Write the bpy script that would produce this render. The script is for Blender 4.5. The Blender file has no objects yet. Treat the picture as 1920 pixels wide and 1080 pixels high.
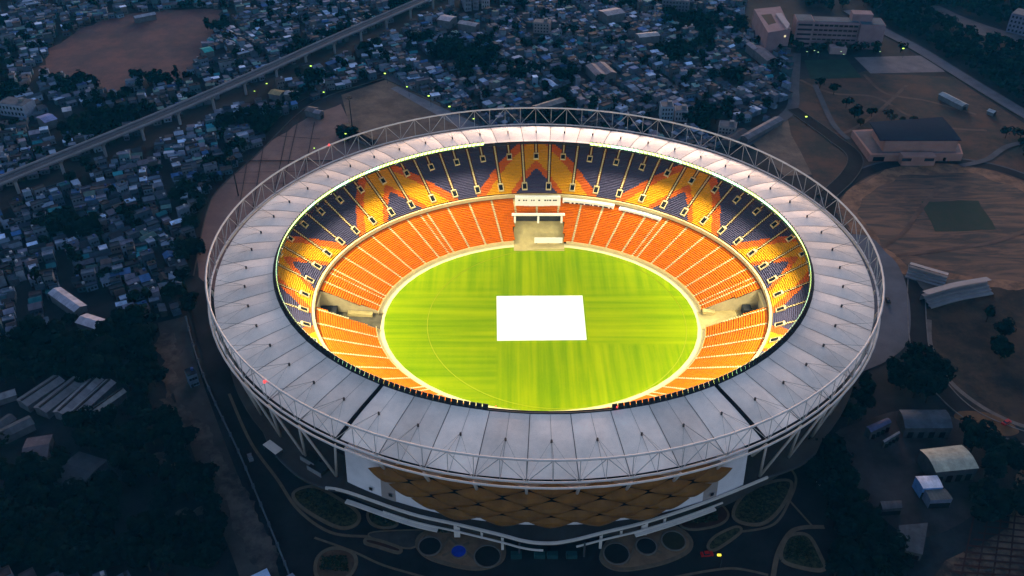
import bpy, math, random
from math import sin, cos, pi, radians as R, hypot, atan2, degrees
from mathutils import Vector, noise as mnoise

# ------------------------------------------------------------------ camera, world, light
S = bpy.context.scene
COL = S.collection
F, TH, CH, CD, X0 = 1663.8, R(36.084), 269.42, 343.09, 13.94
cam_d = bpy.data.cameras.new("Camera")
cam_d.sensor_width = 36.0
cam_d.lens = F / 1920 * 36.0
cam_d.clip_start = 1.0
cam_d.clip_end = 6000
cam = bpy.data.objects.new("Camera", cam_d)
cam.location = (0, -CD, CH)
cam.rotation_euler = (pi / 2 - TH, 0, 0)
COL.objects.link(cam)
S.camera = cam

SUN_EL, SUN_ROT = 4.0, 8.0
w = bpy.data.worlds.new("World")
S.world = w
w.use_nodes = True
nt = w.node_tree
bg = nt.nodes['Background']
sky = nt.nodes.new('ShaderNodeTexSky')
sky.sky_type = 'NISHITA'
sky.sun_disc = False
sky.sun_elevation = R(SUN_EL)
sky.sun_rotation = R(SUN_ROT)
sky.air_density = 1.0
sky.dust_density = 2.5
sky.ozone_density = 2.0
tint = nt.nodes.new('ShaderNodeMix')
tint.data_type = 'RGBA'
tint.blend_type = 'MULTIPLY'
tint.inputs[0].default_value = 1
tint.inputs[7].default_value = (1.10, .95, 1.04, 1)
nt.links.new(sky.outputs[0], tint.inputs[6])
nt.links.new(tint.outputs[2], bg.inputs[0])
bg.inputs[1].default_value = 0.095
sd = bpy.data.lights.new("Sun", 'SUN')
sd.energy = 0.55
sd.angle = R(25)
sd.color = (1.0, 0.78, 0.72)
so = bpy.data.objects.new("Sun", sd)
so.rotation_euler = (R(90 - SUN_EL), 0, R(180 - SUN_ROT))
COL.objects.link(so)
S.view_settings.view_transform = 'Standard'
S.view_settings.look = 'None'
S.view_settings.gamma = 1
S.view_settings.exposure = 2.5
FLOOD_W = 9000.0
HAZE = 0.00006


def at(x, y, z=0.0):
    """the point of the place at height z that the photograph shows at pixel x, y"""
    u = (540 - y) / F
    h = (x - 960) / F
    c, s = cos(TH), sin(TH)
    dy = c + u * s
    dz = -s + u * c
    k = (z - CH) / dz
    return Vector((h * k, -CD + dy * k, z))


def pj(p):
    c, s = cos(TH), sin(TH)
    y = p[1] + CD
    z = p[2] - CH
    d = y * c - z * s
    return 960 + F * p[0] / d, 540 - F * (y * s + z * c) / d, d


# ------------------------------------------------------------------ materials
MATS = {}


def mat(name, col, rough=0.8, var=0.25, scale=0.3, metal=0.0, attr=False, emit=None, estr=0.0, col2=None, bump=0.0, detail=6, spec=0.12):
    if name in MATS:
        return MATS[name]
    m = bpy.data.materials.new(name)
    m.use_nodes = True
    n = m.node_tree.nodes
    l = m.node_tree.links
    b = n['Principled BSDF']
    b.inputs['Roughness'].default_value = rough
    b.inputs['Metallic'].default_value = metal
    b.inputs['Specular IOR Level'].default_value = spec
    tc = n.new('ShaderNodeTexCoord')
    nz = n.new('ShaderNodeTexNoise')
    nz.inputs['Scale'].default_value = scale
    nz.inputs['Detail'].default_value = detail
    nz.inputs['Roughness'].default_value = 0.62
    l.new(tc.outputs['Object'], nz.inputs['Vector'])
    rmp = n.new('ShaderNodeMapRange')
    rmp.inputs[1].default_value = 0.3
    rmp.inputs[2].default_value = 0.7
    rmp.inputs[3].default_value = 1 - var
    rmp.inputs[4].default_value = 1 + var
    l.new(nz.outputs[0], rmp.inputs[0])
    if col2 is not None:
        nz.inputs['Roughness'].default_value = .72
        nz.inputs['Scale'].default_value = scale * 1.6
        rmp.inputs[1].default_value = .40
        rmp.inputs[2].default_value = .60
        rmp.inputs[3].default_value = 0
        rmp.inputs[4].default_value = 1
        mx = n.new('ShaderNodeMix')
        mx.data_type = 'RGBA'
        mx.inputs[6].default_value = (*col, 1)
        mx.inputs[7].default_value = (*col2, 1)
        l.new(rmp.outputs[0], mx.inputs[0])
        out = mx.outputs[2]
    else:
        mx = n.new('ShaderNodeVectorMath')
        mx.operation = 'SCALE'
        mx.inputs[0].default_value = col
        if attr:
            a = n.new('ShaderNodeAttribute')
            a.attribute_name = 'Col'
            l.new(a.outputs['Color'], mx.inputs[0])
        l.new(rmp.outputs[0], mx.inputs['Scale'])
        out = mx.outputs[0]
    l.new(out, b.inputs['Base Color'])
    if bump:
        bp = n.new('ShaderNodeBump')
        bp.inputs['Strength'].default_value = bump
        l.new(nz.outputs[0], bp.inputs['Height'])
        l.new(bp.outputs[0], b.inputs['Normal'])
    if emit:
        b.inputs['Emission Color'].default_value = (*emit, 1)
        b.inputs['Emission Strength'].default_value = estr
    MATS[name] = m
    return m


# ------------------------------------------------------------------ mesh helper
class MB:
    def __init__(s):
        s.v = []
        s.f = []
        s.mi = []
        s.c = []
        s.m = 0
        s.col = (1, 1, 1)

    def quad(s, *ps):
        i = len(s.v)
        s.v.extend([tuple(p) for p in ps])
        s.f.append(tuple(range(i, i + len(ps))))
        s.mi.append(s.m)
        s.c.append(s.col)

    def faces(s, vs, fs):
        i = len(s.v)
        s.v.extend([tuple(p) for p in vs])
        for f in fs:
            s.f.append(tuple(i + k for k in f))
            s.mi.append(s.m)
            s.c.append(s.col)

    def box(s, cx, cy, z0, sx, sy, h, rz=0.0, top=True):
        c, n = cos(rz), sin(rz)
        P = []
        for z in (z0, z0 + h):
            for a, b in ((-1, -1), (1, -1), (1, 1), (-1, 1)):
                x, y = a * sx / 2, b * sy / 2
                P.append((cx + x * c - y * n, cy + x * n + y * c, z))
        fs = [(0, 1, 5, 4), (1, 2, 6, 5), (2, 3, 7, 6), (3, 0, 4, 7), (3, 2, 1, 0)]
        if top:
            fs.append((4, 5, 6, 7))
        s.faces(P, fs)

    def tube(s, pts, r, n=6, closed=False, r2=None):
        pts = [Vector(p) for p in pts]
        L = len(pts)
        rings = []
        for i, p in enumerate(pts):
            if closed:
                d = pts[(i + 1) % L] - pts[i - 1]
            else:
                d = pts[min(i + 1, L - 1)] - pts[max(i - 1, 0)]
            d.normalize()
            up = Vector((0, 0, 1)) if abs(d.z) < .9 else Vector((1, 0, 0))
            a = d.cross(up).normalized()
            b = a.cross(d).normalized()
            rr = r if r2 is None else r + (r2 - r) * i / max(1, L - 1)
            rings.append([p + a * rr * cos(2 * pi * k / n) + b * rr * sin(2 * pi * k / n) for k in range(n)])
        vs = [q for g in rings for q in g]
        fs = []
        for i in range(L if closed else L - 1):
            j = (i + 1) % L
            for k in range(n):
                fs.append((i * n + k, i * n + (k + 1) % n, j * n + (k + 1) % n, j * n + k))
        if not closed:
            fs.append(tuple(range(n - 1, -1, -1)))
            fs.append(tuple((L - 1) * n + k for k in range(n)))
        s.faces(vs, fs)

    def prism(s, poly, z0, z1, bottom=False):
        n = len(poly)
        vs = [(p[0], p[1], z0) for p in poly] + [(p[0], p[1], z1) for p in poly]
        fs = [(i, (i + 1) % n, n + (i + 1) % n, n + i) for i in range(n)] + [tuple(range(n, 2 * n))]
        s.faces(vs, fs)

    def build(s, name, mats, parent=None, smooth=False):
        me = bpy.data.meshes.new(name)
        me.from_pydata(s.v, [], s.f)
        if not isinstance(mats, (list, tuple)):
            mats = [mats]
        for m in mats:
            me.materials.append(m)
        me.polygons.foreach_set('material_index', s.mi)
        if any(c != (1, 1, 1) for c in s.c):
            ca = me.color_attributes.new('Col', 'FLOAT_COLOR', 'CORNER')
            buf = []
            for f, c in zip(s.f, s.c):
                buf.extend((c[0], c[1], c[2], 1.0) * len(f))
            ca.data.foreach_set('color', buf)
        if smooth:
            me.polygons.foreach_set('use_smooth', [True] * len(s.f))
        me.update()
        o = bpy.data.objects.new(name, me)
        COL.objects.link(o)
        if parent:
            o.parent = parent
        return o


def tag(o, label=None, cat=None, group=None, kind=None):
    if label:
        o['label'] = label
    if cat:
        o['category'] = cat
    if group:
        o['group'] = group
    if kind:
        o['kind'] = kind
    return o


def thing(name, label, cat, loc=(0, 0, 0), rz=0.0, group=None):
    o = bpy.data.objects.new(name, None)
    o.empty_display_size = 0.5
    o.location = loc
    o.rotation_euler = (0, 0, rz)
    COL.objects.link(o)
    return tag(o, label, cat, group)


def copy_tree(o, parent=None):
    c = o.copy()
    COL.objects.link(c)
    if parent:
        c.parent = parent
    for ch in KIDS.get(o.name, []):
        copy_tree(ch, c)
    return c


KIDS = {}


def learn(root):
    KIDS[root.name] = list(root.children)
    for c in root.children:
        learn(c)


def smooth_poly(pts, n=6):
    """closed Catmull-Rom through the points"""
    out = []
    L = len(pts)
    for i in range(L):
        p0, p1, p2, p3 = pts[i - 1], pts[i], pts[(i + 1) % L], pts[(i + 2) % L]
        for k in range(n):
            t = k / n
            out.append(tuple(0.5 * (2 * p1[j] + (p2[j] - p0[j]) * t + (2 * p0[j] - 5 * p1[j] + 4 * p2[j] - p3[j]) * t * t + (3 * p1[j] - p0[j] - 3 * p2[j] + p3[j]) * t ** 3) for j in (0, 1)))
    return out


def smooth_line(pts, n=8):
    out = []
    L = len(pts)
    for i in range(L - 1):
        p0, p1, p2, p3 = pts[max(i - 1, 0)], pts[i], pts[i + 1], pts[min(i + 2, L - 1)]
        for k in range(n):
            t = k / n
            out.append(tuple(0.5 * (2 * p1[j] + (p2[j] - p0[j]) * t + (2 * p0[j] - 5 * p1[j] + 4 * p2[j] - p3[j]) * t * t + (3 * p1[j] - p0[j] - 3 * p2[j] + p3[j]) * t ** 3) for j in (0, 1)))
    out.append(tuple(pts[-1][:2]))
    return out


def W(pxs, z=0.0):
    return [tuple(at(x, y, z))[:2] for x, y in pxs]


LAYER = [0.03]
DIRTS = []


def sheet(name, pts, m, smooth=False, z=None, n=6, ragged=0):
    """a flat sheet of ground cover; each new sheet lies a little above the last"""
    if smooth:
        pts = smooth_poly(pts, n)
    if ragged:
        q = []
        for i, p in enumerate(pts):
            a = pts[(i + 1) % len(pts)]
            for t in (0, .25, .5, .75):
                x, y = p[0] + (a[0] - p[0]) * t, p[1] + (a[1] - p[1]) * t
                q.append((x + ragged * (mnoise.noise((x * .08, y * .08, 1)) + .5 * mnoise.noise((x * .3, y * .3, 2))), y + ragged * (mnoise.noise((x * .08, y * .08, 7)) + .5 * mnoise.noise((x * .3, y * .3, 8)))))
        pts = q
    if z is None:
        LAYER[0] += 0.012
        z = LAYER[0]
    b = MB()
    b.quad(*[(p[0], p[1], z) for p in pts])
    o = b.build(name, m)
    tag(o, kind='structure')
    return o


def strip_pts(pts, wd):
    L = []
    Rr = []
    for i, p in enumerate(pts):
        a = pts[max(i - 1, 0)]
        c = pts[min(i + 1, len(pts) - 1)]
        dx, dy = c[0] - a[0], c[1] - a[1]
        l = hypot(dx, dy) or 1
        nx, ny = -dy / l, dx / l
        L.append((p[0] + nx * wd / 2, p[1] + ny * wd / 2))
        Rr.append((p[0] - nx * wd / 2, p[1] - ny * wd / 2))
    return L, Rr


def road(name, pts, wd, m, kerb=None, z=None, marks=None):
    pts = smooth_line(pts)
    if z is None:
        LAYER[0] += 0.012
        z = LAYER[0]
    L, Q = strip_pts(pts, wd)
    b = MB()
    for i in range(len(pts) - 1):
        b.quad((*Q[i], z), (*Q[i + 1], z), (*L[i + 1], z), (*L[i], z))
    mats = [m]
    if kerb:
        mats.append(kerb)
        b.m = 1
        for s_ in (1, -1):
            A, _ = strip_pts(pts, wd + .0)
            a1, a2 = strip_pts(pts, wd)
            b1, b2 = strip_pts(pts, wd + 1.0)
            I, O = (a1, b1) if s_ == 1 else (a2, b2)
            for i in range(len(pts) - 1):
                h = z + .14
                b.quad((*I[i], h), (*I[i + 1], h), (*O[i + 1], h), (*O[i], h))
                b.quad((*I[i], z), (*I[i + 1], z), (*I[i + 1], h), (*I[i], h))
                b.quad((*O[i], 0), (*O[i + 1], 0), (*O[i + 1], h), (*O[i], h))
    if marks:
        mats.append(marks)
        b.m = len(mats) - 1
        m1, m2 = strip_pts(pts, .35)
        for i in range(0, len(pts) - 1, 2):
            b.quad((*m2[i], z + .006), (*m2[i + 1], z + .006), (*m1[i + 1], z + .006), (*m1[i], z + .006))
    o = b.build(name, mats)
    tag(o, kind='structure')
    return o


def inside(p, poly):
    x, y = p
    r = False
    n = len(poly)
    j = n - 1
    for i in range(n):
        xi, yi = poly[i][0], poly[i][1]
        xj, yj = poly[j][0], poly[j][1]
        if (yi > y) != (yj > y) and x < (xj - xi) * (y - yi) / (yj - yi) + xi:
            r = not r
        j = i
    return r


# ------------------------------------------------------------------ palette
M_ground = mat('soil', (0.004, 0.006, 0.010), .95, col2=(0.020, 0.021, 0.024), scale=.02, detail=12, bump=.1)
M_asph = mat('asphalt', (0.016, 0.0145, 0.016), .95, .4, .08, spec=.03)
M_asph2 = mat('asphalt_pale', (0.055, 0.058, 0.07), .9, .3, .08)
M_kerb = mat('kerb_stone', (0.06, 0.055, 0.052), .9, .3, .4)
M_line = mat('line_paint', (0.4, 0.4, 0.38), .8, .3, .4)
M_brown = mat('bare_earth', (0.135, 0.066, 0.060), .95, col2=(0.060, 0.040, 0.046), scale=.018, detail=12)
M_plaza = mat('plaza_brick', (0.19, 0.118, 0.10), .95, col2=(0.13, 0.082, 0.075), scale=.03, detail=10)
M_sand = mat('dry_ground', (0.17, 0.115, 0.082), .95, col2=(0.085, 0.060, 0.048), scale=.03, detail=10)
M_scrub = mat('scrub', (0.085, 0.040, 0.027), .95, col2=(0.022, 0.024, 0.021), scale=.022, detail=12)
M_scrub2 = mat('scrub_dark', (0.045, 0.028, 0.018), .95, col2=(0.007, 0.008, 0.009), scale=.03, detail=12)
M_conc = mat('concrete', (0.16, 0.155, 0.16), .9, .25, .15)
M_concd = mat('concrete_dark', (0.05, 0.05, 0.055), .9, .3, .1)
M_white = mat('white_paint', (0.58, 0.52, 0.47), .6, .12, .2)
M_steel = mat('cream_steel', (0.62, 0.54, 0.49), .5, .12, .3)
M_dark = mat('dark_metal', (0.02, 0.02, 0.022), .6, .2, .5)
M_black = mat('black_void', (0.006, 0.006, 0.008), .9, .1, .5)
M_lawn = mat('lawn', (0.010, 0.026, 0.018), .95, .3, .1)
M_glass = mat('window_glass', (0.015, 0.02, 0.03), .15, .2, .5, spec=.6)
M_vc = mat('painted_surface', (1, 1, 1), .85, .3, .35, attr=True)
M_leafs = mat('foliage_mass', (1, 1, 1), .9, .4, .25, attr=True, spec=0)
M_cream = mat('cream_concrete', (0.52, 0.41, 0.20), .8, .12, .3)
M_pink = mat('pink_plaster', (0.21, 0.135, 0.15), .9, .2, .1)

# ------------------------------------------------------------------ ground and its coverings
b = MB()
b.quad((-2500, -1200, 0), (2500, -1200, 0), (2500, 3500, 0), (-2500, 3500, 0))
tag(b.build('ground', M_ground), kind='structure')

TLF = W([(95, 90), (150, 52), (240, 28), (330, 17), (420, 18), (408, 60), (375, 100), (355, 140), (330, 167), (270, 148), (200, 178), (160, 150), (92, 150), (75, 118)])
sheet('bare_field', TLF, M_brown, ragged=9)
LOT = W([(368, 462), (378, 400), (392, 365), (440, 325), (455, 300), (520, 258), (585, 215), (640, 195), (670, 260), (760, 400), (600, 520), (420, 560), (372, 520)])
sheet('parking_ground', LOT, M_plaza, ragged=1.5)
EVT = W([(640, 178), (728, 148), (760, 160), (905, 232), (1000, 300), (800, 400), (662, 262)])
sheet('dry_plot', EVT, M_sand)
sheet('pale_path', W([(732, 166), (745, 162), (905, 238), (880, 250)]), mat('pale_paving', (0.16, 0.15, 0.165), .9, .2, .2))
M_lotline = mat('lot_line', (0.018, 0.016, 0.02), .9, .1, .5)


def tri_plot():
    p = W([(1478, 212), (1500, 216), (1592, 292), (1548, 326), (1470, 330), (1405, 262)])
    sheet('tan_plot', p, M_sand)


tri_plot()
FAR_R = W([(1490, 150), (1620, 135), (1800, 148), (1925, 240), (2100, 330), (2100, 420), (1560, 400), (1480, 250)])
sheet('open_scrub', FAR_R, M_scrub, ragged=7)
sheet('green_lawn', W([(1508, 113), (1588, 111), (1616, 146), (1520, 149)]), M_lawn)
sheet('pale_court', W([(1602, 108), (1742, 104), (1772, 135), (1632, 138)]), mat('court_clay', (0.14, 0.115, 0.12), .9, .3, .08))
tri = None
# second ground to the right: an oval of graded sand
RG = [(1570, 400), (1600, 352), (1660, 320), (1750, 308), (1850, 318), (1940, 350), (2050, 420), (2050, 500), (1960, 545), (1800, 545), (1700, 520), (1640, 480)]
M_graded = bpy.data.materials.new('graded_sand')
M_graded.use_nodes = True
n_ = M_graded.node_tree.nodes
l_ = M_graded.node_tree.links
pb = n_['Principled BSDF']
pb.inputs['Roughness'].default_value = .95
tc = n_.new('ShaderNodeTexCoord')
mp = n_.new('ShaderNodeMapping')
mp.inputs['Rotation'].default_value = (0, 0, .25)
mp.inputs['Scale'].default_value = (.012, .06, 1)
nz = n_.new('ShaderNodeTexNoise')
nz.inputs['Scale'].default_value = 2.4
nz.inputs['Roughness'].default_value = .68
nz.inputs['Detail'].default_value = 12
nz.inputs['Distortion'].default_value = 1.2
cr = n_.new('ShaderNodeValToRGB')
cr.color_ramp.elements[0].position = .42
cr.color_ramp.elements[0].color = (.022, .013, .010, 1)
cr.color_ramp.elements[1].position = .58
cr.color_ramp.elements[1].color = (.13, .058, .030, 1)
l_.new(tc.outputs['Object'], mp.inputs[0])
l_.new(mp.outputs[0], nz.inputs[0])
l_.new(nz.outputs[0], cr.inputs[0])
l_.new(cr.outputs[0], pb.inputs['Base Color'])
rgw = W(RG)
sheet('practice_ground', rgw, M_graded, True)
# its rim: a pale sandy bank inside a dark ring track
rim = smooth_poly(rgw)
cx_ = sum(p[0] for p in rim) / len(rim)
cy_ = sum(p[1] for p in rim) / len(rim)


def ringband(name, f0, f1, m, jit=0):
    bb = MB()
    LAYER[0] += .012
    n = len(rim)
    P = [[], []]
    for i, p in enumerate(rim):
        for q, f in ((0, f0), (1, f1)):
            dx_, dy_ = p[0] - cx_, p[1] - cy_
            d_ = hypot(dx_, dy_)
            g = f + jit * mnoise.noise((p[0] * .06, p[1] * .06, q))
            P[q].append((cx_ + dx_ * (d_ + g) / d_, cy_ + dy_ * (d_ + g) / d_))
    for i in range(n):
        j = (i + 1) % n
        bb.quad((*P[0][i], LAYER[0]), (*P[0][j], LAYER[0]), (*P[1][j], LAYER[0]), (*P[1][i], LAYER[0]))
    tag(bb.build(name, m), kind='structure')


ringband('sand_bank', -12, 0, mat('bank_sand', (.25, .125, .070), .95, col2=(.10, .055, .035), scale=.06), 5)
ringband('rim_track', 1, 9, M_asph)
ringband('outer_kerb', 9, 10.5, M_asph2)
sheet('practice_turf', W([(1727, 379), (1832, 376), (1868, 430), (1752, 434)]), mat('dull_turf', (.020, .034, .020), .95, col2=(.030, .034, .022), scale=.1), ragged=1.2)
M_trk = mat('worn_track', (.10, .058, .042), .95, .5, .06)
for q_ in ([(1500, 150), (1560, 175), (1640, 182), (1700, 215), (1760, 238), (1850, 245)], [(1620, 140), (1660, 175), (1740, 190), (1830, 215)], [(1530, 240), (1580, 250), (1640, 215), (1700, 160)], [(1640, 470), (1690, 440), (1720, 400), (1760, 350)], [(1680, 480), (1760, 470), (1860, 455), (1930, 430)]):
    road('dirt_track', W(q_), 2.6, M_trk)
# lower, darker ground
LG = W([(1728, 600), (1745, 560), (1790, 545), (1900, 540), (2050, 580), (2050, 800), (1920, 800), (1830, 770), (1760, 710), (1732, 650)])
sheet('dark_ground', LG, M_scrub2, True, ragged=5)
road('ring_road', W([(1720, 500), (1718, 560), (1725, 650), (1755, 715), (1815, 775), (1900, 815), (1990, 840)]), 8, M_asph, kerb=mat('pale_kerb', (.12, .11, .11), .9, .3, .3))
road('inner_path', W([(1742, 600), (1745, 650), (1772, 705), (1828, 755), (1905, 795), (1990, 815)]), 2.2, mat('path_dust', (.10, .085, .08), .9, .3, .2))
sheet('orange_dirt', W([(1800, 772), (1850, 775), (1895, 795), (1910, 812), (1880, 818), (1830, 800), (1790, 785)]), mat('orange_dirt', (.11, .06, .03), .95, .4, .1), True)
# plaza to the right of the stadium
sheet('side_plaza', W([(1600, 440), (1665, 478), (1692, 515), (1706, 575), (1702, 640), (1665, 676), (1600, 706), (1560, 740), (1400, 700), (1400, 500)]), mat('plaza_paving', (0.085, 0.088, 0.105), .9, .25, .06), True)
# forecourt asphalt that runs from the left road round the front
FORE = W([(352, 560), (372, 640), (402, 740), (448, 870), (500, 980), (552, 1100), (560, 1300), (1620, 1300), (1580, 1060), (1555, 900), (1500, 800), (1300, 700), (700, 700), (480, 700), (420, 600), (390, 520)])
sheet('forecourt', FORE, M_asph)
road('verge', W([(322, 600), (345, 700), (385, 820), (430, 940), (480, 1060), (520, 1200)]), 13, mat('verge_dirt', (.042, .036, .033), .95, .5, .06))
sheet('right_yard', W([(1560, 820), (1620, 790), (1700, 770), (1800, 790), (1850, 870), (1830, 960), (1720, 1010), (1640, 960), (1570, 900)]), mat('yard_dust', (.030, .026, .027), .95, .6, .06), True)
sheet('striped_lot', W([(1740, 1100), (1772, 1052), (1840, 1020), (1890, 990), (1905, 890), (1990, 820), (2000, 1100)]), mat('lot_dust', (.12, .075, .05), .95, col2=(.022, .018, .016), scale=.05, detail=10))
for i_, q_ in enumerate(([(300, 745), (338, 758), (372, 790), (425, 850), (432, 905), (400, 880), (350, 800), (315, 785)], [(268, 862), (298, 852), (332, 858), (325, 880), (275, 884)], [(304, 640), (328, 632), (330, 700), (322, 742), (306, 735)], [(340, 960), (390, 950), (380, 975), (335, 980)], [(400, 850), (440, 880), (500, 990), (530, 1085), (500, 1085), (450, 1000), (415, 930)])):
    DIRT = W(q_)
    sheet('dirt_patch', DIRT, mat('patch_dirt', (.085, .066, .056), .95, col2=(.025, .022, .022), scale=.06, detail=10), True, ragged=4)
    DIRTS.append(DIRT)
# roads
VP = [(-160, 408), (0, 339), (160, 274), (320, 208), (480, 138), (640, 66), (795, -1), (960, -72)]
VW = [tuple(at(x, y, 12)) for x, y in VP]
road('under_road', [(p[0] + 12, p[1] - 14) for p in VW], 12, M_asph)
road('lot_road', W([(345, 520), (372, 400), (400, 350), (470, 288), (545, 215), (600, 180), (722, 141)]), 9, M_asph, kerb=M_kerb)
road('back_road', W([(722, 141), (760, 158), (850, 198), (960, 262)]), 9, M_asph2, kerb=M_kerb)
road('campus_road', W([(1492, 100), (1488, 160), (1484, 205), (1440, 240), (1390, 275)]), 8, M_asph2)
road('fork_road', W([(1486, 205), (1510, 222), (1560, 258), (1602, 294), (1590, 330), (1545, 372)]), 9, M_asph, kerb=M_kerb)
road('river_road', W([(1590, 20), (1645, 52), (1720, 92), (1790, 135), (1860, 178), (1940, 226), (2050, 290)]), 11, mat('river_road_asphalt', (.085, .085, .105), .9, .25, .08), kerb=M_kerb)
sheet('river_bank', W([(1740, 18), (1800, 48), (1850, 70), (1960, 98), (1960, 82), (1860, 52), (1800, 30), (1760, 12)]), mat('river_silt', (.07, .06, .07), .9, .3, .05), True)
road('side_track', W([(1528, 160), (1560, 230), (1590, 262)]), 4, M_asph2)
road('hall_drive', W([(1800, 312), (1850, 300), (1890, 275), (1960, 260)]), 4, M_asph2)

# ------------------------------------------------------------------ STADIUM
NB = 52
STEP = 360 / NB


def E(k, a, b_, z, f=1.0):
    """point on a ring of the stadium; k counts bays from the entrance front"""
    p = R(-90 + k * STEP)
    return Vector((X0 + a * f * cos(p), b_ * f * sin(p), z))


UA, UB, UZ = 149.6, 138.2, 49.0
LA, LB, LZ = 150.0, 138.4, 38.4
IA, IB, IZ = 122.2, 108.75, 42.1
MA, MBB, MZ = 108.3, 93.0, 16.5
FA, FB = 76.8, 65.0

stadium = thing('cricket_stadium', 'huge oval cricket stadium with white fabric ring roof and glowing orange stands', 'stadium', (X0, 0, 0))


def part(b, name, m, parent=None, label=None, smooth=False, kind=None):
    """parts are modelled in place; the stadium's base sits at its centre"""
    p = parent or stadium
    o = b.build(name, m, None, smooth)
    for v in o.data.vertices:
        v.co.x -= X0
    o.parent = stadium
    if p is not stadium:
        o.parent = p
    return tag(o, label, None, None, kind)


# roof fabric, one panel per bay
def roof_fabric_mat():
    m = bpy.data.materials.new('roof_fabric')
    m.use_nodes = True
    n = m.node_tree.nodes
    l = m.node_tree.links
    b = n['Principled BSDF']
    b.inputs['Roughness'].default_value = .5
    b.inputs['Specular IOR Level'].default_value = .45
    tc = n.new('ShaderNodeTexCoord')
    a = n.new('ShaderNodeTexNoise')
    a.inputs['Scale'].default_value = .09
    a.inputs['Roughness'].default_value = .7
    a.inputs['Detail'].default_value = 12
    l.new(tc.outputs['Object'], a.inputs[0])
    oi = n.new('ShaderNodeAttribute')
    oi.attribute_name = 'Col'
    mr = n.new('ShaderNodeMapRange')
    mr.inputs[1].default_value = .3
    mr.inputs[2].default_value = .75
    mr.inputs[3].default_value = 1.08
    mr.inputs[4].default_value = .72
    l.new(a.outputs[0], mr.inputs[0])
    sc = n.new('ShaderNodeVectorMath')
    sc.operation = 'SCALE'
    l.new(oi.outputs['Color'], sc.inputs[0])
    l.new(mr.outputs[0], sc.inputs['Scale'])
    l.new(sc.outputs[0], b.inputs['Base Color'])
    return m


M_fabric = roof_fabric_mat()
M_seam = mat('seam_cable', (0.07, 0.055, 0.05), .8, .2, .5)
rnd = random.Random(5)


def roof_z(s, u):
    """s: 0 outer edge .. 1 inner rim, u: -1..1 across the bay (valleys at the seams)"""
    base = LZ - .3 + (IZ - LZ + .3) * s
    hump = .8 * sin(pi * min(1, s / .9)) if s < .9 else 0
    return base + hump - .55 * abs(u) ** 1.6 * sin(pi * min(1, s * .9 + .08))


def roof_pt(k, s, u, dz=0):
    a = 148.2 + (IA - 148.2) * s
    bb_ = 136.7 + (IB - 136.7) * s
    return E(k + u * .5, a, bb_, roof_z(s, u) + dz)


GAP = (4.5, NB - 4.5)
seam_b = MB()
for k in range(NB):
    b = MB()
    t0 = rnd.uniform(.84, 1.05)
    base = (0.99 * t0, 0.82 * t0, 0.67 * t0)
    NS, NU = 9, 8
    hv_ = rnd.uniform(.9, 1.04)
    for i in range(NS):
        for j in range(NU):
            u0, u1 = -1 + 2 * j / NU, -1 + 2 * (j + 1) / NU
            if k == 4 and j == NU - 1 or k == NB - 4 and j == NU - 1 and False:
                u1 = .86
            if k == NB - 4 and j == 0:
                u0 = -.86
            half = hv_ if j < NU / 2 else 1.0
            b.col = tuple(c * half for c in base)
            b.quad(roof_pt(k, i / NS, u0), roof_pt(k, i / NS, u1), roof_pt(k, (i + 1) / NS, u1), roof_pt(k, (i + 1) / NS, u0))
    o = part(b, 'roof_panel', M_fabric)
    for uu, ww in ((1.0, .015), (0.0, .006)):
        sb = MB()
        for i in range(NS):
            if uu == 1.0 and k == 4 or (uu == 1.0 and k == NB - 5):
                continue
            sb.quad(roof_pt(k, i / NS, uu - ww, .12), roof_pt(k, i / NS, uu + ww, .12) if uu < 1 else E(k + .5 + ww * .5, 148.2 + (IA - 148.2) * i / NS, 136.7 + (IB - 136.7) * i / NS, roof_z(i / NS, 1) + .12),
                    roof_pt(k, (i + 1) / NS, uu + ww, .12) if uu < 1 else E(k + .5 + ww * .5, 148.2 + (IA - 148.2) * (i + 1) / NS, 136.7 + (IB - 136.7) * (i + 1) / NS, roof_z((i + 1) / NS, 1) + .12),
                    roof_pt(k, (i + 1) / NS, uu - ww, .12))
        if sb.f:
            part(sb, 'seam', M_seam, o)
for gk in GAP:
    b = MB()
    pts = [E(gk, 148.5 + (IA - 148.5) * s, 137 + (IB - 137) * s, roof_z(s, 1) + .2 - .4) for s in [i / 10 for i in range(11)]]
    b.tube(pts, .85, 6)
    part(b, 'expansion_joint', M_black, label='black expansion joint cutting across the white roof')

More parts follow.
